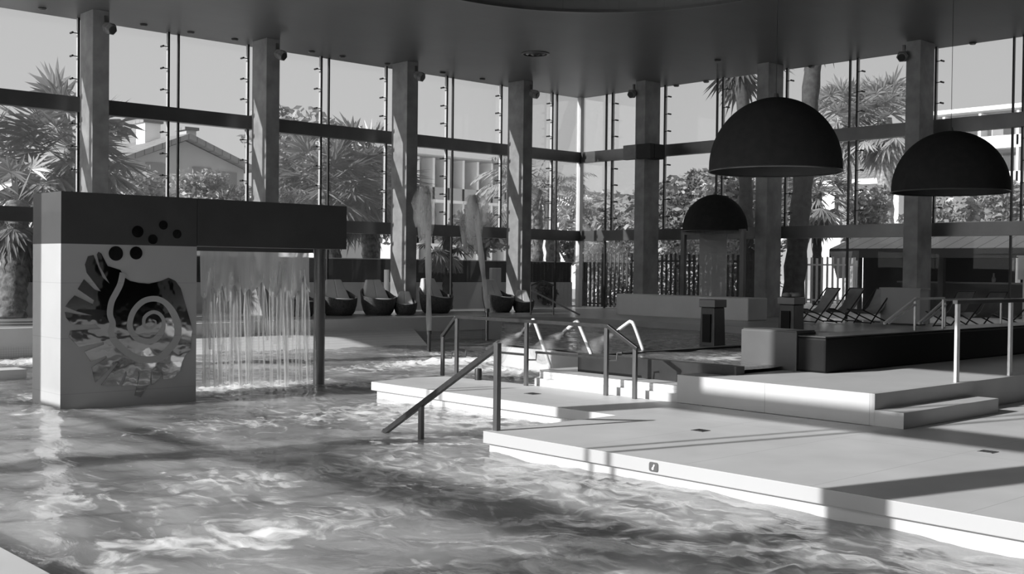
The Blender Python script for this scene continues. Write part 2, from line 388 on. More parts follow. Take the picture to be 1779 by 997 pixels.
# white ledge between the deck and the tub
lb = MB().prism([(11.70, 9.44), (11.70, 12.15), (11.95, 12.3), (12.9, 12.3), (12.9, 11.76), (12.19, 11.62), (12.19, 9.44)], -1.3, .10)
struct('ledge_base', lb, M['tile'], 'white tiled lower course of the ledge behind the railing', 'ledge')
lb = MB().prism([(11.76, 9.44), (11.76, 12.1), (11.95, 12.3), (12.9, 12.3), (12.9, 11.76), (12.19, 11.6), (12.19, 9.44)], .10, .20)
struct('ledge', lb, M['tile'], 'white tiled upper course of the ledge behind the railing', 'ledge')
# whirlpool tub: dark tiled walls, water inside
tw = MB(); tw.box((12.2, 8.9, -.6), (12.38, 11.75, .47)); tw.box((12.381, 11.57, -.6), (22.6, 11.75, .45))
struct('tub_wall', tw, M['tubtile'], 'dark tiled wall of the whirlpool behind the railing', 'wall')
# upper pool: white front wall carrying a higher water level
struct('upper_pool_wall', MB().prism([(15.05, 11.76), (15.05, 16.6), (21.45, 23.62), (21.6, 23.5), (15.22, 16.5), (15.22, 11.76)], -1.3, UZ - .02), M['lowwall'],
       'white overflow wall of the upper pool', 'wall')
bm_ = MB(); bm_.add([(9.5, 24.0, .12), (18.6, 24.0, .12), (18.0, 22.5, -.32), (9.5, 22.5, -.32), (9.5, 24.0, -1.3), (18.6, 24.0, -1.3), (18.0, 22.5, -1.3), (9.5, 22.5, -1.3)], [(0, 3, 2, 1), (4, 5, 6, 7), (3, 7, 6, 2), (0, 1, 5, 4), (1, 2, 6, 5), (0, 4, 7, 3)])
struct('pool_ramp', bm_, M['tile'], 'white tiled slope rising out of the water along the far pool wall', 'ramp')
struct('pool_bench', MB().box((2.45, 19.5, -1.2), (7.0, 20.0, -.06)), M['wallpale'], 'low stone bench in the water left of the fountain', 'bench')

# ------------------------------------------------------------------ water
FOAM = [(8.6, 23.2, 1.6, .7, .9), (6.2, 23.2, 1.2, .6, .9), (13.2, 23.3, 1.1, .5, .8), (3.5, 20.8, 1.5, .6, .7), (9.3, 16.4, 1.5, .55, .85), (10.6, 15.4, .9, .4, .6), (14.6, 15.4, .5, 1.6, 1.1), (15.6, 17.9, 1.0, .7, 1.0), (14.2, 18.0, 2.2, .8, .8), (16.5, 19.8, 1.6, .9, .6),
        (13.2, 14.5, 1.0, .8, .9), (9.0, 12.6, 1.2, 1.2, .55), (9.3, 10.0, .9, .9, .6), (5.2, 9.2, 1.9, .7, .55), (4.3, 7.4, 1.6, .5, .6), (7.2, 7.0, .8, 2.2, .5), (6.4, 4.0, 1.2, 1.0, .5), (4.9, 5.4, 1.4, .5, .55), (6.2, 16.6, 1.0, .5, .6), (5.6, 15.0, .4, .5, .6), (6.8, 12.6, 1.8, .5, .4)]
def water_grid(name, x0, x1, y0, y1, z, res, amp, mat, foams, inside=None):
    nx, ny = int((x1 - x0) / res), int((y1 - y0) / res)
    vs = []; fo = []
    for j in range(ny + 1):
        for i in range(nx + 1):
            x = x0 + (x1 - x0) * i / nx; y = y0 + (y1 - y0) * j / ny
            f = 0
            for fx, fy, rx, ry, s in foams:
                q = ((x - fx) / rx) ** 2 + ((y - fy) / ry) ** 2
                if q < 6: f += s * math.exp(-q)
            f = min(f, 1.2)
            u, v = x * .71 + y * .71, (-x * .71 + y * .71)
            h = noise.noise((u * .9, v * .45, .3)) * .55 + noise.noise((u * 2.1, v * 1.2, 4.1)) * .33 + noise.noise((x * 5, y * 5, 8.)) * .16
            h += f * 1.1 * abs(noise.noise((x * 4.2, y * 4.2, 2.))) + f * .9 * abs(noise.noise((x * 9, y * 9, 5.)))
            vs.append((x, y, z + amp * h)); fo.append(f)
    fs = []
    for j in range(ny):
        for i in range(nx):
            a = j * (nx + 1) + i
            if inside and not inside(vs[a][0] + res / 2, vs[a][1] + res / 2): continue
            fs.append((a, a + 1, a + nx + 2, a + nx + 1))
    mb = MB(); mb.add(vs, fs)
    me = bpy.data.meshes.new(name); me.from_pydata(vs, [], fs)
    at = me.attributes.new('foam', 'FLOAT', 'POINT'); at.data.foreach_set('value', fo)
    for p in me.polygons: p.use_smooth = True
    me.materials.append(mat); o = bpy.data.objects.new(name, me); COL.objects.link(o)
    return o
def in_main(x, y):
    if x > 11.9 and y < 12.2: return False
    if x > 10.3 and y < 13.6: return False
    if x > 8.2 and y < 8.8: return False
    if y > 11.6 and x > 15.15 and (y < 16.5 or (x - 15.15) * 1.097 > (y - 16.55)): return False
    return True
w = water_grid('pool_water', 2.36, 21.1, -4, 23.99, WZ, .085, .085, M['water'], FOAM, in_main)
tag(w, 'rippling grey water of the main pool with foam streaks', 'water', None, 'stuff')
def in_up(x, y): return x > 15.1 and y > 11.72 and x < 22.92 and y < 24 and not (y > 16.5 and (x - 15.1) * 1.097 < (y - 16.6))
w = water_grid('upper_pool_water', 15.1, 22.95, 11.76, 24.0, UZ, .12, .05, M['water2'], [(17.5, 14.6, .8, .6, .8), (18.5, 15.5, 1.5, .5, .4), (15.4, 14.0, .5, 1.2, .5)], in_up)
tag(w, 'dark rippled water of the upper pool behind the railing', 'water', None, 'stuff')
w = water_grid('tub_water', 12.385, 22.9, 9.0, 11.565, JZ, .09, .06, M['water2'], [(13.6, 10.1, .6, .35, .9), (14.6, 10.6, .5, .3, .6), (13.2, 10.6, .4, .3, .4)])
tag(w, 'dark bubbling water of the whirlpool beside the dark box', 'water', None, 'stuff')

# ------------------------------------------------------------------ glazed walls
T1, T2 = (2.70, 3.06), (5.46, 5.83)
BRZ = (7.40, 6.83, 6.27, 5.16, 4.60, 4.03, 3.46)
win_no = [0]
def glazed_bay(map_, a0, a1, fins, joints, inner, z0=0.3, brk=True, sgn=-1, bars=True):
    """one bay of a glass wall. map_(along, in, z) -> point; along runs with the wall, in = distance inside the glass"""
    win_no[0] += 1
    root = thing('window_%d' % win_no[0], None, None, map_(a0, 0, z0), kind='structure')
    def bx(a, b):
        p = map_(*a); q = map_(*b); return MB().box(p, q)
    cuts = [a0] + sorted(joints) + [a1]
    for c0, c1 in zip(cuts[:-1], cuts[1:]):
        for zz, mt in (((z0, T1[0]), 'glass'), ((T1[1], T2[0]), 'glassh'), ((T2[1], ZC), 'glassh')):
            bx((c0 + .012, 0, zz[0]), (c1 - .012, .02, zz[1])).build('pane', M[mt], root)
    for zz in (T1, T2) if bars else ((T1[0], T1[0] + .05),): bx((a0, .03, zz[0]), (a1, .26, zz[1])).build('transom', M['frame'], root)
    for j in joints:
        jb = MB(); jb.box(map_(j - .022, -.01, z0), map_(j + .022, .06, T1[0])); jb.box(map_(j - .022, -.01, T1[1]), map_(j + .022, .06, T2[0])); jb.box(map_(j - .022, -.01, T2[1]), map_(j + .022, .06, ZC))
        jb.build('joint_seal', M['black'], root)
    for f in fins:
        fb = MB(); fb.box(map_(f - .02, .05, T1[1]), map_(f + .02, .13, T2[0])); fb.box(map_(f - .02, .05, T2[1]), map_(f + .02, .13, ZC))
        fo = fb.build('mullion_fin', M['fin'], root)
        sb = MB(); sb.box(map_(f - .024, .132, T1[1]), map_(f + .024, .165, T2[0])); sb.box(map_(f - .024, .132, T2[1]), map_(f + .024, .165, ZC)); sb.build('fin_edge', M['black'], fo)
        if brk:
            for z in BRZ:
                kb = MB(); kb.tube([map_(f, .18, z), map_(f + sgn * .16, .14, z + .015)], .012, 6); kb.tube([map_(f + sgn * .16, .02, z + .015), map_(f + sgn * .16, .17, z + .015)], .026, 8); kb.tube([map_(f + sgn * .03, .2, z - .05), map_(f + sgn * .03, .2, z + .05)], .018, 6)
                kb.build('bracket', M['black'], fo)
    return root
def column(name, a, b, label):
    o = MB().box((a[0], a[1], a[2]), (b[0], b[1], b[2])).build(name, M['conc'], bevel=.012)
    return tag(o, label, 'column', None, 'structure')
mapL = lambda a, i, z: Vector((a, YL - i, z)); mapR = lambda a, i, z: Vector((XR - i, a, z)); mapW = lambda a, i, z: Vector((XW + i, a, z))
LC = [11.41 + 4.72 * k for k in range(-2, 4)]           # left wall columns (x)
for k in range(-2, 4):
    c = 11.36 + 4.72 * k
    hi = c + 4.72 if k < 3 else XR - .08
    fins = [c, c + 2.38]; js = [c + 2.38 + .33] if k < 3 else [c + 2.38 + .33]
    vis = k >= -1
    glazed_bay(mapL, c, hi, fins, js, None, brk=vis)
for n, x in enumerate(LC):
    column('column', (x - .205, 27.0, FL if x > 2.5 else 0), (x + .205, 27.75, ZC), 'concrete column along the left glass wall, %s' % ('outside the view' if n < 2 else ORD[n - 2] + ' from the left of the photo'))
RC = [24.39 - 4.70 * k for k in range(0, 8)]
glazed_bay(mapR, 24.39, YL - .08, [24.39, 26.72], [27.1], None, sgn=-1)
for k in range(0, 4):
    lo, hi = RC[k + 1], RC[k]
    glazed_bay(mapR, lo, hi, [lo, lo + 2.35], [lo + 2.35 + .3], None, brk=k < 3, sgn=-1)
for n, y in enumerate(RC[:5]):
    column('column', (28.08, y - .205, FL if y > 6 else 0), (28.83, y + .205, ZC), 'concrete column along the right glass wall, %s from the corner' % ORD[n])
WC = [6.55, 12.12, 17.69, 23.26]
for k, (a, b) in enumerate(((.98, 6.55), (6.55, 12.12), (12.12, 17.69), (17.69, 23.26), (23.26, 28.3))):
    mid = (a + b) / 2; glazed_bay(mapW, a, b, [mid], [mid + .3], None, z0=0, brk=False, bars=b < 13)
for n, y in enumerate(WC): column('column', (.05, y - .205, 0), (.80, y + .205, ZC), 'concrete column along the glass wall behind the camera, %s' % ORD[n])
struct('trim_2', MB().box((XR - .12, YL - .12, FL - .05), (XR + .05, YL + .05, ZC)), M['fin'], 'slim metal corner post where the two glass walls meet', 'post')
for k, (a, b) in enumerate(((12.6, 17.3), (19.6, 23.5))): struct('trim_%d' % (3 + k), MB().box((a, YS, 0), (b, YS + .06, 3.4)), M['white'], 'pale panel added on the unseen end wall for the shell inlay to reflect', 'panel')  # panels added out of view to lighten what the shell inlay mirrors
struct('wall_east', MB().box((XR - .1, YS, -.2), (XR + .1, RC[4] - .02, ZC)), M['dark_wall'], 'dark wall at the right, outside the view', 'wall')  # unseen stretch built solid and dark, not glazed, to lower ambient light
struct('wall_west', MB().box((XW - .1, YS, -.2), (XW + .05, .97, ZC)), M['dark_wall'], 'dark wall beside the camera, outside the view', 'wall')  # also solid instead of glass, keeps unseen sky light out
struct('wall_south', MB().box((XW - .1, YS - .2, -.2), (XR + .1, YS, ZC + .3)), M['dark_wall'], 'dark wall at the unseen end of the hall', 'wall')

# outdoors ground
gb = MB().prism([(-60, 28.45), (29.5, 28.45), (29.5, -40), (160, -40), (160, 160), (-60, 160)], -.3, .30)
struct('ground', gb, M['pave'], 'pale sunlit paving outside the glass walls', 'ground')
gb = MB().prism([(-80, -60), (-.66, -60), (-.66, 28.4), (-80, 28.4)], -.3, -.05)
struct('terrace', gb, M['white'], 'pale terrace beyond the glass wall behind the camera', 'ground')
#PART2
# ------------------------------------------------------------------ waterfall fountain with the shell inlay
FX0, FX1, FY0, FY1, BX1 = 5.94, 7.91, 15.32, 16.33, 10.52
ft = thing('waterfall_fountain', 'stone waterfall block with dark top beam and mirrored shell inlay, standing in the pool', 'fountain', (FX0, FY0, -1.4))
MB().box((FX0, FY0, -1.4), (FX1, FY1, 1.98)).build('fountain_wall', M['fountain'], ft)
hb = MB().box((FX0, FY0, 1.98), (FX1, FY1, 2.68)).build('header_panel', M['band'], ft)
MB().box((FX1 + .008, FY0, 1.99), (BX1, FY1, 2.68)).build('overhang_beam', M['band'], ft)
MB().box((FX1 + .06, 16.12, 1.93), (BX1 - .1, 16.32, 1.99)).build('water_slot', M['frame'], ft)
MB().tube([(10.33, 15.80, -1.4), (10.33, 15.80, 1.99)], .092, 28).build('support_pole', M['steel'], ft, smooth=40)
def zp(x, y): return atY(90 + x / 2.848, 370 + y / 2.848, FY0)
shell = [(338, 282), (275, 262), (243, 200), (230, 192), (222, 206), (236, 262), (287, 352), (250, 318), (205, 208), (178, 214), (163, 255), (172, 296), (242, 388), (210, 378), (158, 328), (127, 376),
         (208, 432), (202, 452), (112, 408), (88, 432), (66, 463), (120, 486), (202, 507), (150, 505), (64, 490), (70, 518), (96, 550), (216, 554), (242, 572), (90, 582), (84, 614), (132, 662), (254, 638), (256, 650), (160, 686), (192, 736), (268, 706), (270, 716),
         (196, 764), (206, 812), (214, 838), (322, 736), (326, 744), (242, 852), (330, 852), (366, 780), (368, 800), (346, 856), (400, 850), (420, 858), (427, 782), (434, 800), (408, 904), (440, 910), (466, 860), (484, 850), (489, 782), (494, 850), (534, 815), (540, 782), (549, 822), (600, 816), (632, 782), (644, 735), (660, 702), (686, 680), (690, 600),
         (694, 580), (685, 540), (662, 460), (636, 372), (610, 336), (576, 320), (540, 336), (480, 350), (430, 346), (386, 336), (357, 318)]
pts = [zp(*q) for q in shell]
for p in pts: p.y = FY0
MB().extr(pts, (0, -.010, 0)).build('shell_inlay', M['mirror'], ft)
spi = [(350, 296), (338, 350), (318, 392), (294, 440), (286, 500), (300, 548), (292, 590), (316, 640), (372, 690), (432, 722), (524, 720), (572, 680), (616, 622), (622, 560), (600, 496), (562, 446), (512, 424), (452, 436), (404, 484), (384, 548), (398, 596), (432, 626), (494, 632), (538, 594), (552, 540), (534, 502), (496, 490), (458, 516), (456, 556), (482, 570), (508, 556), (512, 536), (496, 528)]
wid = [15] * 7 + [17] * 8 + [14] * 9 + [9] * 4 + [7, 6, 5, 4, 3]
def catmull(P, n=6):
    out = []
    for i in range(len(P) - 1):
        p0, p1, p2, p3 = P[max(i - 1, 0)], P[i], P[i + 1], P[min(i + 2, len(P) - 1)]
        for k in range(n):
            t = k / n
            out.append(tuple(.5 * ((2 * b) + (-a + c) * t + (2 * a - 5 * b + 4 * c - d) * t * t + (-a + 3 * b - 3 * c + d) * t ** 3) for a, b, c, d in zip(p0, p1, p2, p3)))
    return out + [P[-1]]
cs = catmull([(x, y, w_) for (x, y), w_ in zip(spi, wid)], 5)
L_, R_ = [], []
for i, (x, y, w_) in enumerate(cs):
    a, b = cs[max(i - 1, 0)], cs[min(i + 1, len(cs) - 1)]; dx, dy = b[0] - a[0], b[1] - a[1]; q = math.hypot(dx, dy) or 1
    L_.append((x - dy / q * w_, y + dx / q * w_)); R_.append((x + dy / q * w_, y - dx / q * w_))
vs = []
for y_ in (FY0 - .001, FY0 - .014):
    for l, r in zip(L_, R_):
        for q in (l, r): p = zp(*q); p.y = y_; vs.append(p)
n_ = len(L_); fs = []
for i in range(n_ - 1):
    a = 2 * i; o = 2 * n_
    fs += [(o + a, o + a + 1, o + a + 3, o + a + 2), (a, a + 2, a + 3, a + 1), (a, o + a, o + a + 2, a + 2), (a + 1, a + 3, o + a + 3, o + a + 1)]
sb = MB(); sb.add(vs, fs); sb.build('spiral_band', M['fountain'], ft)
for k, (x, y, r) in enumerate(((316, 200, 36), (416, 198, 32), (424, 92, 29), (499, 130, 24), (551, 60, 22), (619, 104, 22))):
    c = zp(x, y); rr = r / 2.848 / FPX * depth(c)
    MB().tube([(c.x, FY0 + .002, c.z), (c.x, FY0 - .012, c.z)], rr, 32).build('bubble_disc', M['disc'], ft)
# the curtain of water below the beam
def curtain():
    mb = MB(); rnd = random.Random(3)
    x0, x1 = atY(347, 540, 16.22).x, atY(536, 540, 16.22).x
    # unbroken sheet under the slot, its lower edge ragged, about 2 cm thick
    n = 90; rows = 8; vs = []
    for side in (0, 1):
        for i in range(n + 1):
            x = x0 + (x1 - x0) * i / n
            zb = 1.22 + .42 * noise.noise((x * 3.1, 1.7, 0)) + .30 * noise.noise((x * 9.5, 4.2, 0))
            for k in range(rows + 1):
                t = k / rows; vs.append((x, 16.22 + .025 * math.sin(x * 17 + t * 2) * t + (-.010 if side else .010) * (1 - .8 * t) - .05 * t * t, 1.99 + (zb - 1.99) * t))
    o = (n + 1) * (rows + 1); q = lambda i, k, s_: s_ * o + i * (rows + 1) + k; fs = []
    for i in range(n):
        for k in range(rows): fs += [(q(i, k, 0), q(i + 1, k, 0), q(i + 1, k + 1, 0), q(i, k + 1, 0)), (q(i, k, 1), q(i, k + 1, 1), q(i + 1, k + 1, 1), q(i + 1, k, 1))]
        fs.append((q(i, rows, 0), q(i + 1, rows, 0), q(i + 1, rows, 1), q(i, rows, 1)))
    mb.add(vs, fs)
    return mb
def strands():
    mb = MB(); rnd = random.Random(9)
    x0, x1 = atY(349, 540, 16.2).x, atY(534, 540, 16.2).x
    for k in range(30):
        x = x0 + (x1 - x0) * (k + rnd.random()) / 30; w_ = rnd.uniform(.02, .075); zb = rnd.uniform(-.26, -.1) if rnd.random() < .65 else rnd.uniform(.0, .9)
        zt_ = rnd.uniform(1.3, 1.8); n = 12; vs = []
        for i in range(n + 1):
            t = i / n; z = zt_ + (zb - zt_) * t; ww = w_ * (.25 + .75 * min(1, t * 4)) * (1 - .35 * t); xc = x + .012 * math.sin(4 * t + k); y = 16.17 - .04 * t * t
            vs += [(xc - ww, y, z), (xc, y - .012, z), (xc + ww, y, z), (xc, y + .012, z)]
        fs = [(i * 4 + q, i * 4 + (q + 1) % 4, i * 4 + 4 + (q + 1) % 4, i * 4 + 4 + q) for i in range(n) for q in range(4)]
        mb.add(vs, fs)
    return mb
cu = curtain().build('water_curtain', M['veil'], smooth=True)
strands().build('falling_strands', M['veil2'], cu, smooth=True)['kind'] = 'stuff'
tag(cu, 'curtain of water falling from the fountain beam into the pool', 'waterfall', None, 'stuff')

# ------------------------------------------------------------------ railings
def post(mb, x, y, z0, z1, w=.05, d=.03): mb.box((x - d / 2, y - w / 2, z0), (x + d / 2, y + w / 2, z1))
hr = thing('handrail', 'square steel handrail sloping from the front deck corner down into the pool', 'handrail', (8.08, 8.97, 0))
MB().box((8.05, 8.93, 0), (8.11, 8.99, .925)).build('post', M['steel'], hr, bevel=.004)
e = atX(668, 748, 8.08); mid = atX(732, 697, 8.08)
MB().box((8.055, mid.y - .028, -1.3), (8.105, mid.y + .028, mid.z - .02)).build('post', M['steel'], hr, bevel=.004)
MB().bar((8.08, 8.96, .89), (8.08, e.y, e.z - .02), .055, .06).build('rail', M['railsteel'], hr, bevel=.004)
MB().bar((8.08, e.y - .02, e.z + .01), (8.08, e.y + .5, e.z - .6), .05, .05).build('rail_end', M['steel'], hr)

rx = 11.50
rl = thing('railing', 'long steel railing with sloped ends on the back edge of the deck', 'railing', (rx, 12, 0))
yp = {p: atX(p, 650, rx).y for p in (748, 793, 914, 1053, 1103)}
yp[748] = min(yp[748], 14.05)
zt = .945; z748 = atX(748, 583, rx).z; z1103 = atX(1103, 606, rx).z
for p in (748, 793, 914, 1053, 1103):
    zz = {748: z748, 1103: z1103}.get(p, zt - .01)
    MB().box((rx - .022, yp[p] - .03, 0), (rx + .022, yp[p] + .03, zz)).build('post', M['steel'], rl, bevel=.004)
MB().bar((rx, yp[793] + .03, zt), (rx, yp[1053] - .03, zt), .05, .05).build('top_rail', M['railsteel'], rl, bevel=.004)
MB().bar((rx, yp[793] + .02, zt), (rx, yp[748] + .02, z748), .05, .05).build('sloped_rail', M['railsteel'], rl, bevel=.004)
MB().bar((rx, yp[1053] - .02, zt), (rx, yp[1103] - .04, z1103), .05, .05).build('sloped_rail', M['railsteel'], rl, bevel=.004)
for pa, pb, za in ((793, 914, 607), (914, 1053, 612)):
    zl = atX(pa + 20, za, rx + .1).z
    MB().bar((rx + .10, yp[pa] - .10, zl), (rx + .10, yp[pb] + .12, zl), .032, .032).build('lower_rail', M['railsteel'], rl)
for p, sg in ((748, -1), (793, -1), (914, -1), (1053, -1)):
    zl = atX(p, 614 if p < 900 else 619, rx).z - .05
    MB().tube([(rx, yp[p], zl), (rx + .10, yp[p] + sg * .1, zl), (rx + .10, yp[p] + sg * .11, zl + .10), (rx + .10, yp[p] + sg * .2, zl + .11)], .013, 8).build('rail_bracket', M['frame'], rl)
pr = thing('railing', 'white-lit steel railing on the raised platform at the right edge of the photo', 'railing', (13.73, 6.68, FL))
for x in (13.74, 15.25, 16.8):
    MB().box((x - .05, 6.665, FL), (x + .03, 6.70, 1.34)).build('post', M['brightsteel'], pr, bevel=.003)
MB().box((13.66, 6.65, 1.335), (22.0, 6.715, 1.385)).build('top_rail', M['frame'], pr, bevel=.004)
# stair rails behind the dark box
zr = 1.31
for lab, base, a, b, c, d_ in (('steel stair rail with a long slope, left of the pair behind the dark box', 'stair_rail', (1536, 562), (1590, 519), (1640, 522), 0), ('steel stair rail with a short slope, right of the pair behind the dark box', 'stair_rail', (1596, 562), (1642, 521), (1742, 526), 0)):
    yq = 8.52 if a[0] < 1560 else 8.78
    A = atY(b[0], b[1], yq); S = atY(a[0], a[1], yq); E_ = atY(c[0], c[1], yq); E_.z = A.z; zb_ = .852; S.z = max(S.z, zb_ + .03)
    t = thing(base, lab, 'handrail', (A.x, A.y, zb_))
    MB().bar(A, S, .035, .03).build('sloped_rail', M['brightsteel'], t); MB().bar(A + Vector((.03, 0, -.07)), S + Vector((.13, 0, -.0)), .025, .025).build('lower_rail', M['brightsteel'], t)
    MB().bar(A, E_, .035, .035).build('top_rail', M['brightsteel'], t)
    for q in (A, A.lerp(E_, .97)): MB().box((q.x - .014, q.y - .014, zb_), (q.x + .014, q.y + .014, A.z - .01)).build('post', M['brightsteel'], t)
# far rail at the left glass wall
A, B = atz(922, 547, FL), atz(961, 547, FL)
t = thing('step_rail', 'dark handrail with two posts at the far pool corner before the left glass wall', 'handrail', A)
for q in (A, B): MB().tube([(q.x, q.y, FL), (q.x, q.y, FL + .86)], .025, 8).build('post', M['frame'], t)
MB().tube([(A.x, A.y, FL + .6), (A.x, A.y, FL + .86), ((A.x + B.x) / 2, (A.y + B.y) / 2, FL + 1.0), (B.x, B.y, FL + .86)], .025, 8).build('top_rail', M['frame'], t)
MB().bar((A.x, A.y, FL + .72), (B.x + .35, B.y - .75, FL + .02), .05, .05).build('sloped_rail', M['frame'], t)

# ------------------------------------------------------------------ dark polished box, piers, bench
bp = [(13.4, 8.775), (13.4, 8.33), (29.2, 8.33), (29.2, 8.95), (13.9, 8.95), (13.9, 8.775)]
o = MB().prism(bp, FL, .83).build('stone_box', M['box'], bevel=.03)
MB().prism([(13.42, 8.775), (13.42, 8.35), (29.15, 8.35), (29.15, 8.93), (13.9, 8.93), (13.9, 8.775)], .83, .85).build('box_top', M['jac'], o, bevel=.008)
tag(o, 'long dark polished stone box on the platform', 'plinth')
o = MB().prism([(13.4, 9.70), (13.4, 8.785), (13.88, 8.785), (13.88, 9.70)], FL - .4, .89).build('end_block', M['boxend'], bevel=.012)
MB().box((13.42, 8.8, .89), (13.86, 9.68, .905)).build('panel_cap', M['boxend'], o)
tag(o, 'grey stone block closing the left end of the dark box', 'block')
def pier(px0, px1, yb, yt, z, label):
    a, b = atz(px0, yb, z), atz(px1, yb, z); c = (a + b) / 2; w_ = (px1 - px0) / FPX * depth(c) * .72; zt_ = EYE.z + (EYE + ray((px0 + px1) / 2, yt) * depth(c) - EYE).z
    r = thing('stone_pier', label, 'pier', (c.x, c.y, z - .4), 'dark stone piers')
    h = w_ / 2
    mb = MB(); mb.add([(c.x + s * h * k, c.y + q * h * k, zz) for k, zz in ((1.0, z - .4), (.86, zt_ - .16)) for s, q in ((-1, -1), (1, -1), (1, 1), (-1, 1))], [(3, 2, 1, 0), (4, 5, 6, 7), (0, 1, 5, 4), (1, 2, 6, 5), (2, 3, 7, 6), (3, 0, 4, 7)])
    mb.build('pier_body', M['jac'], r, bevel=.02)
    MB().box((c.x - h, c.y - h, zt_ - .16), (c.x + h, c.y + h, zt_)).build('pier_cap', M['frame'], r, bevel=.01)
    MB().box((c.x - h * .97 - .02, c.y - h * .5, z + .05), (c.x - h * .9, c.y + h * .5, zt_ - .3)).build('inset_panel', M['box'], r)
    return c, zt_
pier(1214, 1261, 598, 520, UZ, 'dark stone pier standing in the upper pool before the frosted door')
pc, pz = pier(1350, 1398, 578, 516, FL, 'dark stone pier on the hall floor just behind the dark box')
for k, (dx, dy, s) in enumerate(((-.12, .05, .09), (.05, -.08, .12), (.16, .1, .07))):
    o = MB().lathe([(.01, 0), (s, .01), (s * 1.1, .05), (s * .8, .09), (.01, .10)], (pc.x + dx, pc.y + dy, pz), 16).build('towel', M['canvas'], smooth=True)
    tag(o, ('left', 'middle', 'right')[k] + ' rolled grey towel on the pier behind the dark box', 'towel', 'towels on the pier')
bn = []
c0, c1 = atz(1058, 548, FL), atz(1222, 556, FL)
bx_ = 25.6
y1b = atX(1060, 545, bx_).y; y0b = atX(1222, 545, bx_).y
for k in range(9): a = PI / 2 * k / 8; bn.append((bx_ + .45 - .45 * math.sin(a), y1b - .45 + .45 * math.cos(a)))
bn = [(bx_ + .9, y1b)] + bn + [(bx_, y0b - 1.5), (bx_ + .9, y0b - 1.5)]
o = MB().prism(bn, FL, FL + .62).build('stone_bench', M['wallpale'], bevel=.03)
tag(o, 'long pale bench wall with a rounded end before the right glass wall', 'bench')

# ------------------------------------------------------------------ fountains and spouts
def jet(px, yb, z, ytop, label, seed, lean):
    rnd = random.Random(seed); B = atz(px, yb, z); d = depth(B); T = EYE + ray(px + lean, ytop) * d
    hgt = T.z - z
    r = thing('fountain_jet', label, 'fountain', (B.x, B.y, z - .3), 'tall water jets')
    nz = MB(); nz.tube([(B.x, B.y, z - .3), (B.x, B.y, z + .42)], .045, 12); nz.tube([(B.x, B.y, z + .42), (B.x, B.y, z + .5)], .06, 12)
    nz.build('nozzle', M['steel'], r, smooth=40)
    def ax(t): return Vector((B.x + (T.x - B.x) * t, B.y + (T.y - B.y) * t, z + .5 + (hgt - .5) * t))
    s = MB(); s.tube([ax(i / 10) for i in range(11)], [.055 + .03 * math.sin(i * 1.7) * .4 + .03 * (i / 10) for i in range(11)], 10); s.build('jet_stem', M['stem'], r, smooth=True)
    p = MB()
    for k in range(11):
        a = rnd.random() * 2 * PI; ro = rnd.uniform(.04, .26); fall = rnd.uniform(.25, .75) * hgt * .8; P = []; Rr = []
        for i in range(8):
            t = i / 7; q = ax(1.0 - .18 * rnd.random() * 0); rr = ro * min(1, t * 1.8) ** .7
            zz = T.z + .12 * math.sin(PI * min(t * 2.2, 1)) * rnd.uniform(.6, 1.) - fall * max(0, t - .18) ** 1.5
            P.append((T.x + rr * math.cos(a), T.y + rr * math.sin(a), zz)); Rr.append(.04 + .11 * math.sin(PI * t * .9) * rnd.uniform(.6, 1.2))
        p.tube(P, Rr, 7)
    p.build('falling_spray', M['jet'], r, smooth=True)
jet(745, 612, WZ, 335, 'tall straight water jet beside the left end of the railing', 1, -2)
jet(846, 571, UZ, 348, 'tall leaning water jet further right, before the round wicker chair', 2, -21)
for k, (b, t1, t2, nzp, land, lab) in enumerate((((957, 638), (930, 562), (922, 560), (911, 573), (860, 616), 'left'), ((1029, 617), (1006, 564), (998, 561), (984, 573), (938, 616), 'middle'), ((1118, 608), (1102, 566), (1092, 560), (1073, 574), (1018, 618), 'right'))):
    zb = (.20, .45, .45)[k]; B = atz(b[0], b[1], zb); d = depth(B)
    U = lambda q, e=0: EYE + ray(*q) * (d + e)
    r = thing('spout_pipe', lab + ' of three curved steel spout pipes behind the railing', 'spout', (B.x, B.y, zb), 'curved spout pipes')
    P = [Vector((B.x, B.y, zb - .02)), U(t1, .05), U(((t1[0] + t2[0]) / 2 - 1, t2[1] - 1), .1), U(t2, .12), U(nzp, .2)]
    Pc = catmull([tuple(p) for p in P], 6)
    MB().tube(Pc, .028, 12).build('pipe', M['brightsteel'], r, smooth=True)
    dn = (Vector(Pc[-1]) - Vector(Pc[-2])).normalized()
    MB().tube([Vector(Pc[-1]) - dn * .03, Vector(Pc[-1]) + dn * .05], .034, 12).build('nozzle', M['steel'], r, smooth=40)
    S = Vector(Pc[-1]) + dn * .05; E_ = U(land, .7)
    sp = MB()
    for r1 in (.05, .11, .17): sp.tube([S + (E_ - S) * (i / 8) + Vector((0, 0, .03 * math.sin(PI * i / 8))) for i in range(9)], [.015 + r1 * i / 8 for i in range(9)], 14)
    tag(sp.build('water_spray', M['spray'], smooth=True), 'white spray of water from the %s spout pipe' % lab, 'spray', 'sprays from the spout pipes', 'stuff')
B = atz(478, 604, WZ)
o = MB().tube([(B.x, B.y, WZ - .4), (B.x, B.y, WZ + .16)], .05, 14).build('water_inlet', M['frame'], smooth=40)
tag(o, 'short dark pipe stub in the water behind the water curtain', 'pipe')
B = atz(895, 655, 0)
o = MB().lathe([(.055, 0), (.055, .16), (.048, .175), (.001, .175)], (min(B.x, 11.5), B.y, 0), 16).build('bollard', M['black'], smooth=40)
tag(o, 'short black bollard on the deck edge inside the railing', 'bollard')

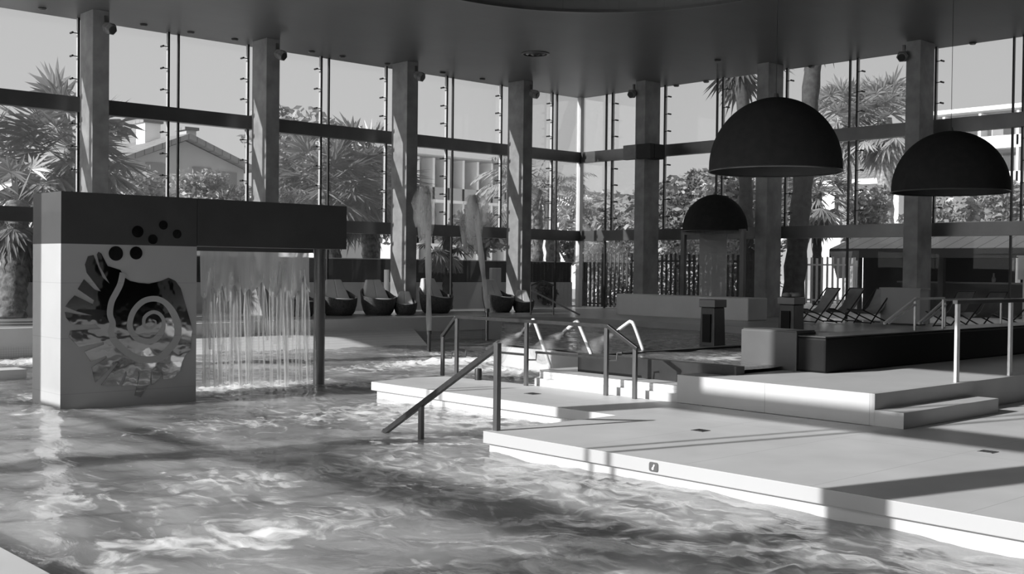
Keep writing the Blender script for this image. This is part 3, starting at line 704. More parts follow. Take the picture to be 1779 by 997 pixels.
# ------------------------------------------------------------------ small things on the deck
def drain(px, py, label, s=.15):
    c = atz(px, py, 0); r = thing('floor_drain', label, 'drain', (c.x, c.y, 0), 'floor drains in the deck')
    mb = MB(); n = 7
    MB().box((c.x - s / 2, c.y - s / 2, .001), (c.x + s / 2, c.y + s / 2, .006)).build('drain_plate', M['frame'], r)
    for k in range(4): y = c.y - s * .36 + s * .72 * k / 3; mb.box((c.x - s * .38, y - s * .06, .006), (c.x + s * .38, y + s * .06, .0075))
    mb.build('drain_slots', M['black'], r)
drain(1217, 748, 'square dark floor drain in the middle of the front deck')
drain(1716, 785, 'square dark floor drain near the right edge of the photo')
drain(925, 684, 'dark floor drain by the foot of the back railing', .17)
c = atX(1136, 811, 7.95)
dpt = thing('depth_marker', 'small dark rounded marker plate with a white mark on the deck edge', 'sign', (7.95, c.y, c.z))
pl = []
for cx_, cz_, a0 in ((1, 1, 0), (-1, 1, 90), (-1, -1, 180), (1, -1, 270)):
    for k in range(5): a = math.radians(a0 + 22.5 * k); pl.append(Vector((7.95, c.y - (cx_ * .032 + .02 * math.cos(a)), c.z + cz_ * .022 + .02 * math.sin(a))))
MB().extr(pl, (-.008, 0, 0)).build('plate', M['frame'], dpt)
MB().bar((7.941, c.y - .012, c.z + .022), (7.941, c.y + .010, c.z - .022), .004, .013).build('white_mark', M['white'], dpt)
MB().tube([(7.942, c.y + .006, c.z - .016), (7.9385, c.y + .006, c.z - .016)], .012, 10).build('white_mark', M['white'], dpt)

# ------------------------------------------------------------------ dome lamps
def dome(xl, xr, ytop, yrim, D, label):
    d = D * FPX / (xr - xl); c = EYE + ray((xl + xr) / 2, yrim) * d; T = EYE + ray((xl + xr) / 2, ytop) * d; hh = T.z - c.z; R = D / 2
    r = thing('dome_lamp', label, 'lamp', (c.x, c.y, c.z), 'dark dome pendant lamps')
    prof = [(R * 1.0, 0)] + [(R * math.cos(a), hh * (.06 + .94 * math.sin(a))) for a in [PI / 2 * k / 18 for k in range(19)]]
    prof[-1] = (.004, hh)
    MB().lathe(prof, c, 64).build('lamp_shade', M['lamp'], r, smooth=50)
    inn = [(R * .995, .005)] + [((R - .025) * math.cos(a), (hh - .03) * (.06 + .94 * math.sin(a))) for a in [PI / 2 * k / 14 for k in range(15)]]
    inn[-1] = (.004, hh - .03)
    MB().lathe(inn, c, 64).build('lamp_lining', M['lampin'], r, smooth=50)
    MB().lathe([(R * 1.0, -.012), (R * 1.008, 0), (R * 1.0, .012), (R * .985, 0)], c, 64, close=True).build('rim', M['frame'], r)
    top = ZC - .004 if (c.x - OC[0]) ** 2 + (c.y - OC[1]) ** 2 > OR ** 2 else ZC + 1.6
    MB().tube([(c.x, c.y, c.z + hh - .02), (c.x, c.y, top)], .005, 6).build('cable', M['black'], r)
    MB().lathe([(.001, hh + .06), (.03, hh + .06), (.05, hh - .01), (.001, hh - .01)], c, 16).build('cable_cap', M['frame'], r)
dome(1233, 1460, 170, 298, 1.9, 'largest dark dome lamp hanging over the dark box')
dome(1553, 1748, 228, 334, 1.9, 'dark dome lamp hanging at the right, before the concrete column')
dome(1186, 1298, 338, 402, 1.9, 'smallest dark dome lamp hanging over the door portal in the distance')

# ------------------------------------------------------------------ ceiling and column fittings
c = atz(930, 93, ZC)
t = thing('ceiling_vent', 'round dark air vent in the middle of the ceiling', 'vent', (c.x, c.y, ZC))
for k, (r0, r1, dz) in enumerate(((.40, .34, .03), (.27, .21, .05), (.14, .06, .07))):
    MB().lathe([(r0, -.001), (r0, -.02), (r1, -dz), (r1, -.001)], (c.x, c.y, ZC), 32, close=True).build('vent_ring', M['frame'], t, smooth=40)
MB().lathe([(.4, -.002), (.4, -.006), (.001, -.006), (.001, -.002)], (c.x, c.y, ZC), 32).build('vent_back', M['black'], t)
for k, (px, py) in enumerate(((57, 18), (150, 33), (230, 46), (310, 59), (385, 71), (525, 90), (576, 99), (645, 113), (740, 128), (807, 139))):
    c = Vector((atz(px, py + 3, ZC).x, 27.8, ZC)); o = MB().lathe([(.09, 0), (.10, -.02), (.07, -.05), (.001, -.05)], (c.x, c.y, ZC), 18).build('downlight', M['frame'], smooth=40)
    tag(o, 'small dark ceiling light by the left glass wall, %s from the left' % ORD[k], 'ceiling light', 'downlights along the left wall')
for k, (px, py) in enumerate(((1175, 146), (1227, 139), (1340, 124), (1410, 113), (1690, 72), (1247, 102))):
    c = atz(px, py + 2, ZC); o = MB().lathe([(.09, 0), (.10, -.02), (.07, -.05), (.001, -.05)], (c.x, c.y, ZC), 18).build('downlight', M['frame'], smooth=40)
    tag(o, 'small dark ceiling light by the right glass wall, %s from the corner' % ORD[k] if k < 5 else 'small dark ceiling light alone between the vent and the largest dome lamp', 'ceiling light', 'downlights along the right wall')
def spot(P, ax, label):
    t = thing('spotlight', label, 'spotlight', P, 'spotlights on the column heads')
    x, y, z = P
    MB().box((x - .03, y - .03, z + .1), (x + .03, y + .03, z + .26)).build('bracket_arm', M['frame'], t)
    n = Vector(ax); MB().tube([Vector(P) - n * .02, Vector(P) + n * .16, Vector(P) + n * .26], [.11, .16, .13], 6).build('lamp_head', M['plastic'], t)
    MB().tube([Vector(P) + n * .262, Vector(P) + n * .275], .10, 12).build('lens', M['pane'], t)
for k, x in enumerate(LC[2:]):
    spot((x + .10, 26.97, 7.42), (.3, -.85, -.4), 'small spotlight on the head of the %s column of the left glass wall' % ORD[k])
for k, y in ((0, RC[0]), (2, RC[2])):
    spot((28.05, y + .25, 7.45), (-.85, -.2, -.4), 'small spotlight on the head of the %s' % ('column nearest the corner on the right wall' if k == 0 else 'column behind the right dome lamp'))
y0_ = RC[0]
t = thing('speaker_cluster', 'grey box wrapped around the column nearest the corner, right wall', 'speaker', (28.45, y0_, 5.25))
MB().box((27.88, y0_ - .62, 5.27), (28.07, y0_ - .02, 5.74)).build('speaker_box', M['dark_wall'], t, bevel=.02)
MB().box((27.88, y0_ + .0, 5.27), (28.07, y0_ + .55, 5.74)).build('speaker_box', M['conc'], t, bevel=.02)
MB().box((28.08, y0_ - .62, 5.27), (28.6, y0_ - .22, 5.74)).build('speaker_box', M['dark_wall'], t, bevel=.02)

# door portal with a frosted leaf
PX = 27.2
ya, yb = atX(1187, 480, PX).y, atX(1290, 480, PX).y; zt_ = atX(1240, 407, PX).z
dp = thing('door_1', None, None, (PX, (ya + yb) / 2, FL), kind='structure')
for y in (ya, yb): MB().box((PX - .06, y - .07, FL), (PX + .06, y + .07, zt_)).build('door_post', M['steel'], dp)
MB().box((PX - .06, yb - .07, zt_), (PX + .06, ya + .07, zt_ + .14)).build('door_head', M['steel'], dp)
y2, y1 = atX(1262, 480, PX).y, atX(1215, 480, PX).y
MB().box((PX - .015, y2, FL + .02), (PX + .015, y1, zt_)).build('frosted_leaf', M['frost'], dp)

# ------------------------------------------------------------------ chairs
def wicker_chair(label, P, rot, s=1.0):
    r = thing('wicker_chair', label, 'chair', P, 'wicker chairs along the left glass wall')
    n = 36; prof = []
    def rim(a): return .36 + .30 * max(0, math.cos(a - PI / 2)) ** 1.3 + .08 * abs(math.cos(a)) ** 2
    vs = []
    rows = [(0, .30), (.18, .36), (.55, .41), (1, .43)]
    for tin, off in ((0, 0), (1, -.045)):
        rr = rows if not tin else rows[::-1]
        for t, rad in rr:
            for j in range(n):
                a = 2 * PI * j / n; h = max(rim(a) * t, .14 if tin else 0)
                vs.append(((rad + off) * math.cos(a), (rad + off) * math.sin(a) * .95, h))
    k = len(rows) * 2
    fs = [(i * n + j, i * n + (j + 1) % n, (i + 1) * n + (j + 1) % n, (i + 1) * n + j) for i in range(k - 1) for j in range(n)] + [tuple(range(n))[::-1], tuple((k - 1) * n + j for j in range(n))]
    def tr(v): v = Vector(v) * s; c, q = math.cos(rot), math.sin(rot); return (P[0] + v.x * c - v.y * q, P[1] + v.x * q + v.y * c, P[2] + v.z)
    mb = MB(); mb.add([tr(v) for v in vs], fs); mb.build('tub', M['wicker'], r, smooth=50)
    mb = MB(); mb.lathe([(.001, .14), (.34, .14), (.37, .22), (.37, .33), (.33, .38), (.001, .39)], (0, 0, 0), 28); mb.v = [tr(v) for v in mb.v]; mb.build('seat_cushion', M['cushion'], r, smooth=50)
    for sx in (-1, 1):
        mb = MB(); vs = []
        for zz, yy, th in ((.36, .06, .16), (.60, .15, .16), (.82, .24, .10)):
            w_ = .33 - (zz - .36) * .32
            vs += [(0 if sx > 0 else -w_, yy, zz), (w_ if sx > 0 else 0, yy, zz), (w_ if sx > 0 else 0, yy + th, zz), (0 if sx > 0 else -w_, yy + th, zz)]
        fs = [(3, 2, 1, 0), (8, 9, 10, 11)] + [(i * 4 + j, i * 4 + (j + 1) % 4, i * 4 + 4 + (j + 1) % 4, i * 4 + 4 + j) for i in range(2) for j in range(4)]
        mb.add([tr(v) for v in vs], fs); mb.build('back_cushion', M['cushion'], r, bevel=.03)
for px, py, rot, s, lab in ((520, 552, .2, 1.1, 'wicker chair with a pale cushion behind the water curtain'), (589, 550, -.1, 1.2, 'dark wicker chair with pale cushions just right of the fountain pole'),
                            (657, 549, -.15, 1.2, 'dark wicker chair with pale cushions left of the third column'), (704, 549, -.5, .8, 'dark wicker chair tucked against the third column'),
                            (757, 546, .1, 1.25, 'dark wicker chair with pale cushions right behind the straight water jet'), (865, 544, .2, 1.22, 'rounded wicker chair with pale cushions left of the fourth column'), (909, 544, -.5, .82, 'dark wicker chair half hidden by the fourth column')):
    P = atz(px, py, FL); P.y = min(P.y + .8, 26.85); P = atY(px, py, P.y); wicker_chair(lab, (P.x, P.y, FL), rot, s)
def deck_chair(label, P, rot, s=1.0):
    r = thing('deck_chair', label, 'chair', P, 'folding deck chairs at the right')
    def tr(v): v = Vector(v) * s; c, q = math.cos(rot), math.sin(rot); return (P[0] + v.x * c - v.y * q, P[1] + v.x * q + v.y * c, P[2] + v.z)
    for y in (-.29, .29):
        MB().tube([tr(v) for v in ((.50, y, .92), (-.30, y, .02))], .018, 8).build('back_leg', M['wood'], r)
        MB().tube([tr(v) for v in ((-.55, y * .94, .38), (.42, y * .94, .02))], .018, 8).build('front_leg', M['wood'], r)
    for x, z in ((.50, .92), (-.55, .38), (-.27, .04), (.39, .04)): MB().tube([tr((x, -.29, z)), tr((x, .29, z))], .016, 8).build('cross_bar', M['wood'], r)
    pr_ = [(.50, .93), (.36, .68), (.20, .44), (.02, .31), (-.2, .28), (-.42, .33), (-.55, .395)]; vs = []; k = len(pr_)
    for dz in (0, -.012):
        for x, z in pr_: vs += [(x, -.27, z + dz), (x, .27, z + dz)]
    fs = []
    for i in range(k - 1): a = 2 * i; b = 2 * k + a; fs += [(a, a + 1, a + 3, a + 2), (b, b + 2, b + 3, b + 1), (a, a + 2, b + 2, b), (a + 1, b + 1, b + 3, a + 3)]
    fs += [(0, 2 * k, 2 * k + 1, 1), (2 * k - 2, 2 * k - 1, 4 * k - 1, 4 * k - 2)]
    mb = MB(); mb.add([tr(v) for v in vs], fs); mb.build('sling', M['canvas'], r, smooth=60)
for px, py, rot, lab in ((1420, 561, -.35, 'dark folding deck chair right behind the second stone pier'), (1464, 552, -.3, 'dark folding deck chair before the white slat fence'), (1512, 562, -.25, 'grey folding deck chair left of the stair rails'),
                         (1652, 560, -1.9, 'grey folding deck chair seen through the stair rails'), (1706, 560, -1.9, 'grey folding deck chair between the two posts of the platform railing'), (1768, 561, -1.2, 'dark folding deck chair at the right edge behind the platform railing')):
    P = atz(px, py, FL); P.x = min(P.x, 27.3); P = atX(px, py, P.x); deck_chair(lab, (P.x, P.y, FL), rot)
P0 = atX(1560, 540, 27.4)
t = thing('grey_cabinet', 'low grey cabinet left of the right column, behind the deck chairs', 'cabinet', (27.72, P0.y, FL))
MB().box((27.5, P0.y - .55, FL + .04), (27.95, P0.y + .55, FL + .92)).build('cabinet_body', M['lowwall'], t); MB().box((27.47, P0.y - .58, FL + .92), (27.98, P0.y + .58, FL + .96)).build('cabinet_top', M['lowwall'], t); MB().box((27.55, P0.y - .5, FL), (27.9, P0.y + .5, FL + .04)).build('plinth', M['black'], t)

# ------------------------------------------------------------------ outdoors: walls, fences
GZ = .30
sc_ = thing('screen_wall', 'low grey garden wall with a black screen along its top, outside the left glass wall', 'wall', (12, 30.3, GZ), kind='structure')
MB().box((-20, 30.2, GZ - .1), (31.0, 30.45, 1.21)).build('wall_base', M['lowwall'], sc_)
MB().box((-20, 30.25, 1.21), (31.0, 30.33, 1.95)).build('black_screen', M['screen'], sc_)
MB().box((-20, 30.22, 1.95), (31.0, 30.36, 1.98)).build('screen_cap', M['lowwall'], sc_)
def fence(name, label, X, p0, p1, ztop, zb, mat, pitch, wdt):
    y1_, y0_ = atX(p0, 480, X).y, atX(p1, 480, X).y
    t = thing(name, label, 'fence', (X, y0_, GZ)); mb = MB(); n = int((y1_ - y0_) / pitch); rnd = random.Random(n)
    for k in range(n + 1): y = y0_ + (y1_ - y0_) * k / n; mb.box((X - .02, y - wdt / 2, zb), (X + .02, y + wdt / 2, ztop + rnd.uniform(-.04, .04)))
    mb.build('slats', mat, t)
    for z in (zb + .12, ztop - .25): MB().box((X + .025, y0_ - .05, z - .03), (X + .06, y1_ + .05, z + .03)).build('fence_rail', mat, t)
    for y in (y0_, y1_): MB().box((X + .06, y - .04, GZ), (X + .14, y + .04, ztop - .1)).build('fence_post', mat, t)
fence('slat_fence', 'dark upright slat fence outside the right glass wall, near the corner', 31.6, 1012, 1345, 2.28, GZ, M['slatd'], .205, .075)
fence('slat_fence', 'white upright slat fence outside, left of the covered bar', 34.4, 1392, 1484, 2.20, .62, M['slatw'], .20, .07)
B = atY(671, 545, 29.5)
o = MB().tube([(B.x, 29.5, GZ), (B.x, 29.5, 1.62)], .085, 16).build('bollard_lamp', M['white'], smooth=40); tag(o, 'white cylindrical post outside, left of the third column', 'post')
B = atY(861, 500, 29.4)
o = MB().box((B.x - .22, 29.35, GZ), (B.x + .22, 29.5, 1.72)).build('outdoor_shower', M['lowwall'], bevel=.02); tag(o, 'grey upright outdoor shower panel behind the round wicker chair', 'shower')
# ------------------------------------------------------------------ plants
def leaf_strip(mb, A, B, w_, nrm, droop=0.0):
    A, B = Vector(A), Vector(B); s = (B - A).cross(nrm); s = s.normalized() * w_ if s.length > 1e-6 else Vector((w_, 0, 0))
    Mi = (A + B) / 2 + Vector((0, 0, droop)); mb.add([A, Mi + s, B, Mi - s], [(0, 1, 2, 3)])
def fan_palm(label, base, top, r0, r1, cr, nf=34, skirt=0, seed=1, leaf='leaf', bark='trunk', kind='fan_palm', group=None):
    rnd = random.Random(seed); base, top = Vector(base), Vector(top)
    t = thing(kind, label, 'palm tree', base, group)
    k = 22; P = []; R = []
    for i in range(k + 1):
        q = i / k; p = base.lerp(top, q); sag = math.sin(PI * q) * .03 * (top - base).length
        P.append(p + Vector((sag * .3, sag * .2, 0))); R.append((r0 + (r1 - r0) * q) * (1.08 if i % 2 else .94) * (1 + .06 * rnd.random()))
    MB().tube(P, R, 14).build('trunk', M[bark], t, smooth=60)
    mb = MB()
    for f in range(nf):
        az = rnd.random() * 2 * PI; el = rnd.uniform(-.9, 1.25) if not skirt or rnd.random() > skirt else rnd.uniform(-1.45, -.6)
        d = Vector((math.cos(az) * math.cos(el), math.sin(az) * math.cos(el), math.sin(el)))
        L = cr * rnd.uniform(.4, .62) * (1 if el > -.6 else .8); S = top + Vector((0, 0, -.3 * max(0, -el) * cr * .4))
        hub = S + d * L + Vector((0, 0, -.12 * cr * (1 - abs(el)))); leaf_strip(mb, S, hub, .025 * cr, Vector((0, 0, 1)))
        side = d.cross(Vector((0, 0, 1))); side = side.normalized() if side.length > .1 else Vector((1, 0, 0)); upv = side.cross(d).normalized()
        fl = cr * rnd.uniform(.36, .5); n = 13
        for j in range(n):
            a = (j / (n - 1) - .5) * 2 * 1.75; dd = d * math.cos(a) + side * math.sin(a) + upv * .12 * math.cos(a * 2)
            tip = hub + dd * fl * (.75 + .25 * math.cos(a)) + Vector((0, 0, -fl * rnd.uniform(.12, .45))); leaf_strip(mb, hub, tip, fl * .065, upv, fl * .03)
    mb.build('crown', M[leaf], t, fix=False)
    return t
def feather_palm(label, base, top, r0, r1, cr, nf=26, seed=1, leaf='leaf', bark='trunk', group=None):
    rnd = random.Random(seed); base, top = Vector(base), Vector(top)
    t = thing('feather_palm', label, 'palm tree', base, group)
    k = 16; MB().tube([base.lerp(top, i / k) for i in range(k + 1)], [(r0 + (r1 - r0) * i / k) * (1.1 if i % 2 else .93) for i in range(k + 1)], 14).build('trunk', M[bark], t, smooth=60)
    mb = MB()
    for f in range(nf):
        az = rnd.random() * 2 * PI; el = rnd.uniform(-.1, 1.3); L = cr * rnd.uniform(.8, 1.1); pts_ = []
        for i in range(11):
            s = i / 10 * L; e = el - 1.5 * (i / 10) ** 1.4
            pts_.append((pts_[-1] if pts_ else top) + Vector((math.cos(az) * math.cos(e), math.sin(az) * math.cos(e), math.sin(e))) * (L / 10 if pts_ else 0))
        for i in range(10):
            leaf_strip(mb, pts_[i], pts_[i + 1], .03, Vector((0, 0, 1)))
            dv = (pts_[i + 1] - pts_[i]).normalized(); sd_ = dv.cross(Vector((0, 0, 1))); sd_ = sd_.normalized() if sd_.length > .1 else Vector((math.sin(az), -math.cos(az), 0))
            for sg in (-1, 1):
                for q in (0, .5):
                    p = pts_[i].lerp(pts_[i + 1], q); ll = cr * .26 * math.sin(PI * (.15 + .8 * i / 10)); leaf_strip(mb, p, p + sd_ * sg * ll + dv * ll * .55 + Vector((0, 0, -ll * rnd.uniform(.2, .6))), .035 * cr * .5, Vector((0, 0, 1)))
    mb.build('crown', M[leaf], t, fix=False)
def tree(name, label, c, rad, n, ls, seed, leaf='leaf', trunk_r=.12, gz=GZ, cat='tree', group=None, lumps=9):
    rnd = random.Random(seed); c = Vector(c); t = thing(name, label, cat, (c.x, c.y, gz), group)
    if trunk_r:
        tb = MB(); tb.tube([(c.x, c.y, gz - .05), (c.x + .1, c.y, gz + (c.z - gz) * .5), (c.x, c.y, c.z)], [trunk_r, trunk_r * .8, trunk_r * .5], 10)
        for k in range(4): a = k * 1.7 + seed; tb.tube([(c.x, c.y, gz + (c.z - gz) * (.55 + .1 * k)), (c.x + rad[0] * .5 * math.cos(a), c.y + rad[1] * .5 * math.sin(a), c.z + rad[2] * .2)], [trunk_r * .5, trunk_r * .2], 7)
        tb.build('trunk', M['trunkd'], t, smooth=60)
    L = []
    for k in range(lumps):
        d = Vector((rnd.gauss(0, 1), rnd.gauss(0, 1), rnd.gauss(0, 1))).normalized() * rnd.uniform(.25, .7)
        L.append((Vector((c.x + d.x * rad[0], c.y + d.y * rad[1], c.z + d.z * rad[2])), rnd.uniform(.35, .6)))
    mb = MB()
    for i in range(n):
        q, s = L[i % lumps]; d = Vector((rnd.gauss(0, 1), rnd.gauss(0, 1), rnd.gauss(0, 1))).normalized() * (rnd.random() ** .35) * s
        p = q + Vector((d.x * rad[0], d.y * rad[1], d.z * rad[2])); p.z = max(p.z, gz + .02)
        u = Vector((rnd.gauss(0, 1), rnd.gauss(0, 1), rnd.gauss(0, .6))).normalized(); v = u.cross(Vector((rnd.gauss(0, 1), rnd.gauss(0, 1), rnd.gauss(0, 1)))).normalized()
        l_ = ls * rnd.uniform(.6, 1.3); mb.add([p - u * l_ * .5, p + v * l_ * .22, p + u * l_ * .5, p - v * l_ * .22], [(0, 1, 2, 3)])
    mb.build('foliage', M[leaf], t, fix=False)
# left side, beyond the screen wall
def gY(px, Y, z=GZ): p = atY(px, 480, Y); return Vector((p.x, Y, z))
def gX(px, X, z=GZ): p = atX(px, 480, X); return Vector((X, p.y, z))
fan_palm('large shaggy fan palm behind the fountain, left of the first column', gY(118, 33.0), atY(125, 258, 33.0), .30, .22, 2.7, 170, .6, 11, 'leaf', 'trunkm')
fan_palm('fan palm with hanging leaves cut off by the left edge of the photo', gY(-70, 33), atY(-60, 300, 33), .3, .24, 2.4, 70, .4, 12, 'leaf')
fan_palm('short thick shaggy palm at the far left, its dark trunk beside the fountain', gY(18, 29.2), atY(30, 352, 29.9), .36, .27, 1.7, 60, .6, 18, 'leaf', 'trunkm')
fan_palm('fan palm with a thick bright trunk just right of the fountain pole', gY(590, 31.4), atY(560, 315, 31.6), .30, .22, 2.3, 100, .4, 13, 'leaf')
fan_palm('fan palm with a shaggy trunk left of the third column', gY(652, 31.4), atY(630, 300, 31.6), .30, .24, 2.4, 100, .45, 14, 'leaf')
fan_palm('dark slender palm behind the straight water jet', gY(778, 29.3), atY(776, 405, 29.6), .17, .14, 1.5, 16, .3, 15, 'leafd', 'trunkd')
feather_palm('left of the two rough palm trunks before the glass corner', gY(931, 31.2), atY(930, 330, 31.4), .32, .26, 2.6, 22, 16, 'leafp')
feather_palm('right of the two rough palm trunks before the glass corner', gY(966, 31.2), atY(955, 345, 31.4), .30, .24, 2.3, 20, 17, 'leafp')
tree('dense_tree', 'dense grey tree between the second and third columns', atY(520, 300, 38), (2.6, 2.2, 2.3), 3000, .42, 21, 'leaf')
tree('dense_tree', 'dense grey tree just left of the third column', atY(655, 320, 38), (2.2, 2.2, 2.3), 2600, .42, 22, 'leafp')
tree('low_tree', 'low tree outside behind the two water jets', atY(840, 395, 37), (2.6, 2, 1.3), 1800, .36, 23, 'leaf')
tree('low_tree', 'low round tree just left of the glass corner', atY(985, 430, 33), (1.0, 1.0, .8), 1100, .25, 24, 'leafd')
tree('small_tree', 'grey bushy treetop in front of the gabled house, at its right', atY(385, 330, 44), (2.4, 1.2, 1.0), 1500, .3, 25, 'leafp', .12)
tree('small_tree', 'leafy treetop in front of the gabled house, at its left', atY(235, 345, 40), (1.8, 1.2, 1.2), 1300, .3, 26, 'leafp', .12)
tree('garden_shrub', 'dark shrub below the two rough palm trunks', gY(945, 30.0, .8), (.7, .12, .5), 500, .2, 27, 'leafd', 0)
# right side
tree('hedge_tree', 'bushy tree behind the dark slat fence, nearest the glass corner', atX(1045, 400, 37), (1.6, 3.2, 2.2), 3000, .36, 31, 'leafp')
tree('hedge_tree', 'bushy tree behind the dark slat fence, right of the corner column', atX(1175, 370, 37), (1.6, 2.4, 2.6), 3000, .38, 32, 'leaf')
tree('hedge_tree', 'bushy tree behind the smallest dome lamp', atX(1270, 370, 37), (1.6, 2.2, 2.4), 3000, .38, 33, 'leaf')
hd = thing('hedge', 'tall clipped hedge behind the dark slat fence', 'hedge', gX(1170, 33.4))
rnd = random.Random(5); mb = MB(); ya_, yb_ = gX(1345, 33.4).y, gX(1010, 33.4).y
for i in range(7000):
    p = Vector((rnd.uniform(33.0, 34.0), rnd.uniform(ya_, yb_), rnd.uniform(GZ, 2.75 + .35 * noise.noise((i * .01, 1, 1))))); u = Vector((rnd.gauss(0, 1), rnd.gauss(0, 1), rnd.gauss(0, 1))).normalized(); v = u.cross(Vector((rnd.gauss(0, 1), rnd.gauss(0, 1), rnd.gauss(0, 1)))).normalized(); l_ = rnd.uniform(.12, .26)
    mb.add([p - u * l_ * .5, p + v * l_ * .25, p + u * l_ * .5, p - v * l_ * .25], [(0, 1, 2, 3)])
mb.build('foliage', M['leafp'], hd, fix=False)
fan_palm('tall palm with a thick dark trunk rising behind the largest dome lamp', gX(1376, 32.4), atX(1424, -20, 36.0), .36, .26, 2.6, 60, .3, 41, 'leafd', 'trunkd')
fan_palm('tall slim palm trunk beside the second right column, leaning left', gX(1302, 32.6), atX(1288, 78, 35.0), .26, .20, 2.2, 30, .3, 42, 'leafd', 'trunkd')
fan_palm('fan palm beyond the house, left of the pair of trunks between lamps', gX(1480, 52), atX(1462, 205, 52), .38, .32, 2.6, 80, .2, 43, 'leafp', 'trunk')
fan_palm('fan palm beyond the house, right of the pair of trunks between lamps', gX(1541, 52), atX(1537, 205, 52), .42, .34, 2.7, 80, .2, 44, 'leafp', 'trunk')
fan_palm('small fan palm right of the thick dark trunk', gX(1420, 42), atX(1420, 335, 42), .2, .18, 2.0, 70, .3, 45, 'leaf', 'trunkd')
tree('dense_tree', 'dark tree outside between the two slim palm trunks', atX(1515, 365, 46), (1.5, 1.6, 1.6), 2200, .32, 51, 'leaf')
tree('dense_tree', 'pale tree outside under the right dome lamp', atX(1655, 375, 44), (1.6, 2.6, 1.5), 2200, .34, 52, 'leafp')
tree('dense_tree', 'pale tree outside at the right edge of the photo', atX(1760, 365, 44), (1.6, 2.2, 1.7), 2000, .34, 53, 'leafp')
tree('dense_tree', 'tree outside left of the white slat fence', atX(1345, 350, 44), (1.4, 2.0, 2.2), 2000, .34, 54, 'leaf')
# ------------------------------------------------------------------ buildings
def house_gable():
    Y = 52; ap = atY(322, 238, Y); el = atY(196, 283, Y); er = atY(436, 296, Y)
    t = thing('gabled_house', 'grey house with a wide gable and two chimneys beyond the left glass wall', 'house', (ap.x, Y, GZ))
    MB().extr([(el.x + .4, Y, GZ), (er.x - .4, Y, GZ), (er.x - .4, Y, er.z), (ap.x, Y, ap.z - .2), (el.x + .4, Y, el.z)], (0, 12, 0)).build('house_wall', M['house'], t)
    for a, b in ((el, ap), (ap, er)): MB().extr([(a.x, Y - .5, a.z - .12), (b.x, Y - .5, b.z - .12), (b.x, Y - .5, b.z + .15), (a.x, Y - .5, a.z + .15)], (0, 13, 0)).build('roof', M['roof'], t)
    for px0, px1, yt in ((252, 279, 209), (324, 341, 222)):
        a, b = atY(px0, yt, Y + 3), atY(px1, yt, Y + 3)
        ch = MB().box((a.x, Y + 3, ap.z - 3), (b.x, Y + 4, a.z - .1)).build('chimney', M['white'] if px0 < 300 else M['house'], t); MB().box((a.x - .12, Y + 2.9, a.z - .1), (b.x + .12, Y + 4.1, a.z + .05)).build('chimney_cap', M['roof'], ch)
    for px, py in ((270, 305), (350, 312), (395, 320)):
        a = atY(px, py, Y); f = MB().box((a.x - .5, Y - .06, a.z - .7), (a.x + .5, Y + .05, a.z + .6)).build('window', M['shutter'], t)
house_gable()
t = thing('low_white_house', 'low bright white house behind the far left palm', 'house', atY(110, 330, 70))
a, b = atY(70, 308, 70), atY(215, 320, 70); MB().box((a.x, 70, GZ), (b.x, 78, a.z)).build('house_wall', M['white'], t); MB().box((a.x - .3, 69.7, a.z), (b.x + .3, 78.3, a.z + .25)).build('roof', M['roof'], t)
a, b = atY(598, 405, 40), atY(640, 455, 40)
t = thing('garden_shed', 'bright white garden shed right of the fountain, beyond the screen wall', 'shed', (a.x, 40, GZ)); MB().box((a.x - 1.5, 40, GZ), (b.x - .2, 43, a.z + .4)).build('shed_wall', M['white'], t); MB().box((a.x - 1.7, 39.8, a.z + .4), (b.x, 43.2, a.z + .55)).build('roof', M['roof'], t)
def flats(name, label, face, lo, hi, z0, ztop, dep_, nfl, wall, axis, nwin, par='white'):
    """block of flats; axis 'Y' faces -Y, axis 'X' faces -X"""
    def P(u, d, z): return (u, face + d, z) if axis == 'Y' else (face + d, u, z)
    t = thing(name, label, 'building', P((lo + hi) / 2, 0, z0)); h = (ztop - z0) / nfl
    MB().box(P(lo, 1.3, z0), P(hi, dep_, ztop)).build('wall', M[wall], t); MB().box(P(lo - .2, -.2, ztop), P(hi + .2, dep_, ztop + .35)).build('roof_slab', M['white'], t)
    for k in range(nfl):
        z = z0 + k * h
        if k: MB().box(P(lo, 0, z - .2), P(hi, 1.3, z)).build('balcony_slab', M['white'], t); MB().box(P(lo, 0, z), P(hi, .12, z + .85)).build('parapet', M[par], t)
        for j in range(nwin):
            u = lo + (hi - lo) * (j + .5) / nwin; ww = (hi - lo) / nwin * .32
            w_ = MB().box(P(u - ww, 1.2, z + .2), P(u + ww, 1.35, z + h - .5)).build('window', M['shutter'], t); MB().box(P(u - ww * .8, 1.17, z + .3), P(u + ww * .1, 1.22, z + h - .6)).build('pane', M['pane'], w_)
            if j: u2 = lo + (hi - lo) * j / nwin; MB().box(P(u2 - .1, 0, z), P(u2 + .1, 1.3, z + h - .2)).build('divider', M['white'], t)
a, b = atY(700, 264, 62), atY(1012, 285, 62)
flats('apartment_block', 'long grey apartment block beyond the water jets', 62, a.x, atY(925, 285, 62).x, GZ, a.z, 12, 3, 'house', 'Y', 9, 'house')
a, b = atX(1779, 186, 95), atX(1580, 186, 95)
flats('apartment_block', 'white apartment block with balconies and a roof slab, at the upper right', 95, a.y - 22, b.y, GZ, a.z, 14, 5, 'house', 'X', 10)
a, b = atX(1575, 246, 76), atX(1440, 246, 76)
flats('apartment_block', 'lower white apartment block between the two near dome lamps', 76, a.y, b.y, GZ, a.z, 12, 4, 'white', 'X', 5)
X = 58; a, b = atX(1425, 318, X), atX(1562, 308, X); rz = atX(1500, 282, X).z
t = thing('tiled_roof_house', 'house with a pitched tiled roof and white eaves between the dome lamps', 'house', (X, (a.y + b.y) / 2, GZ))
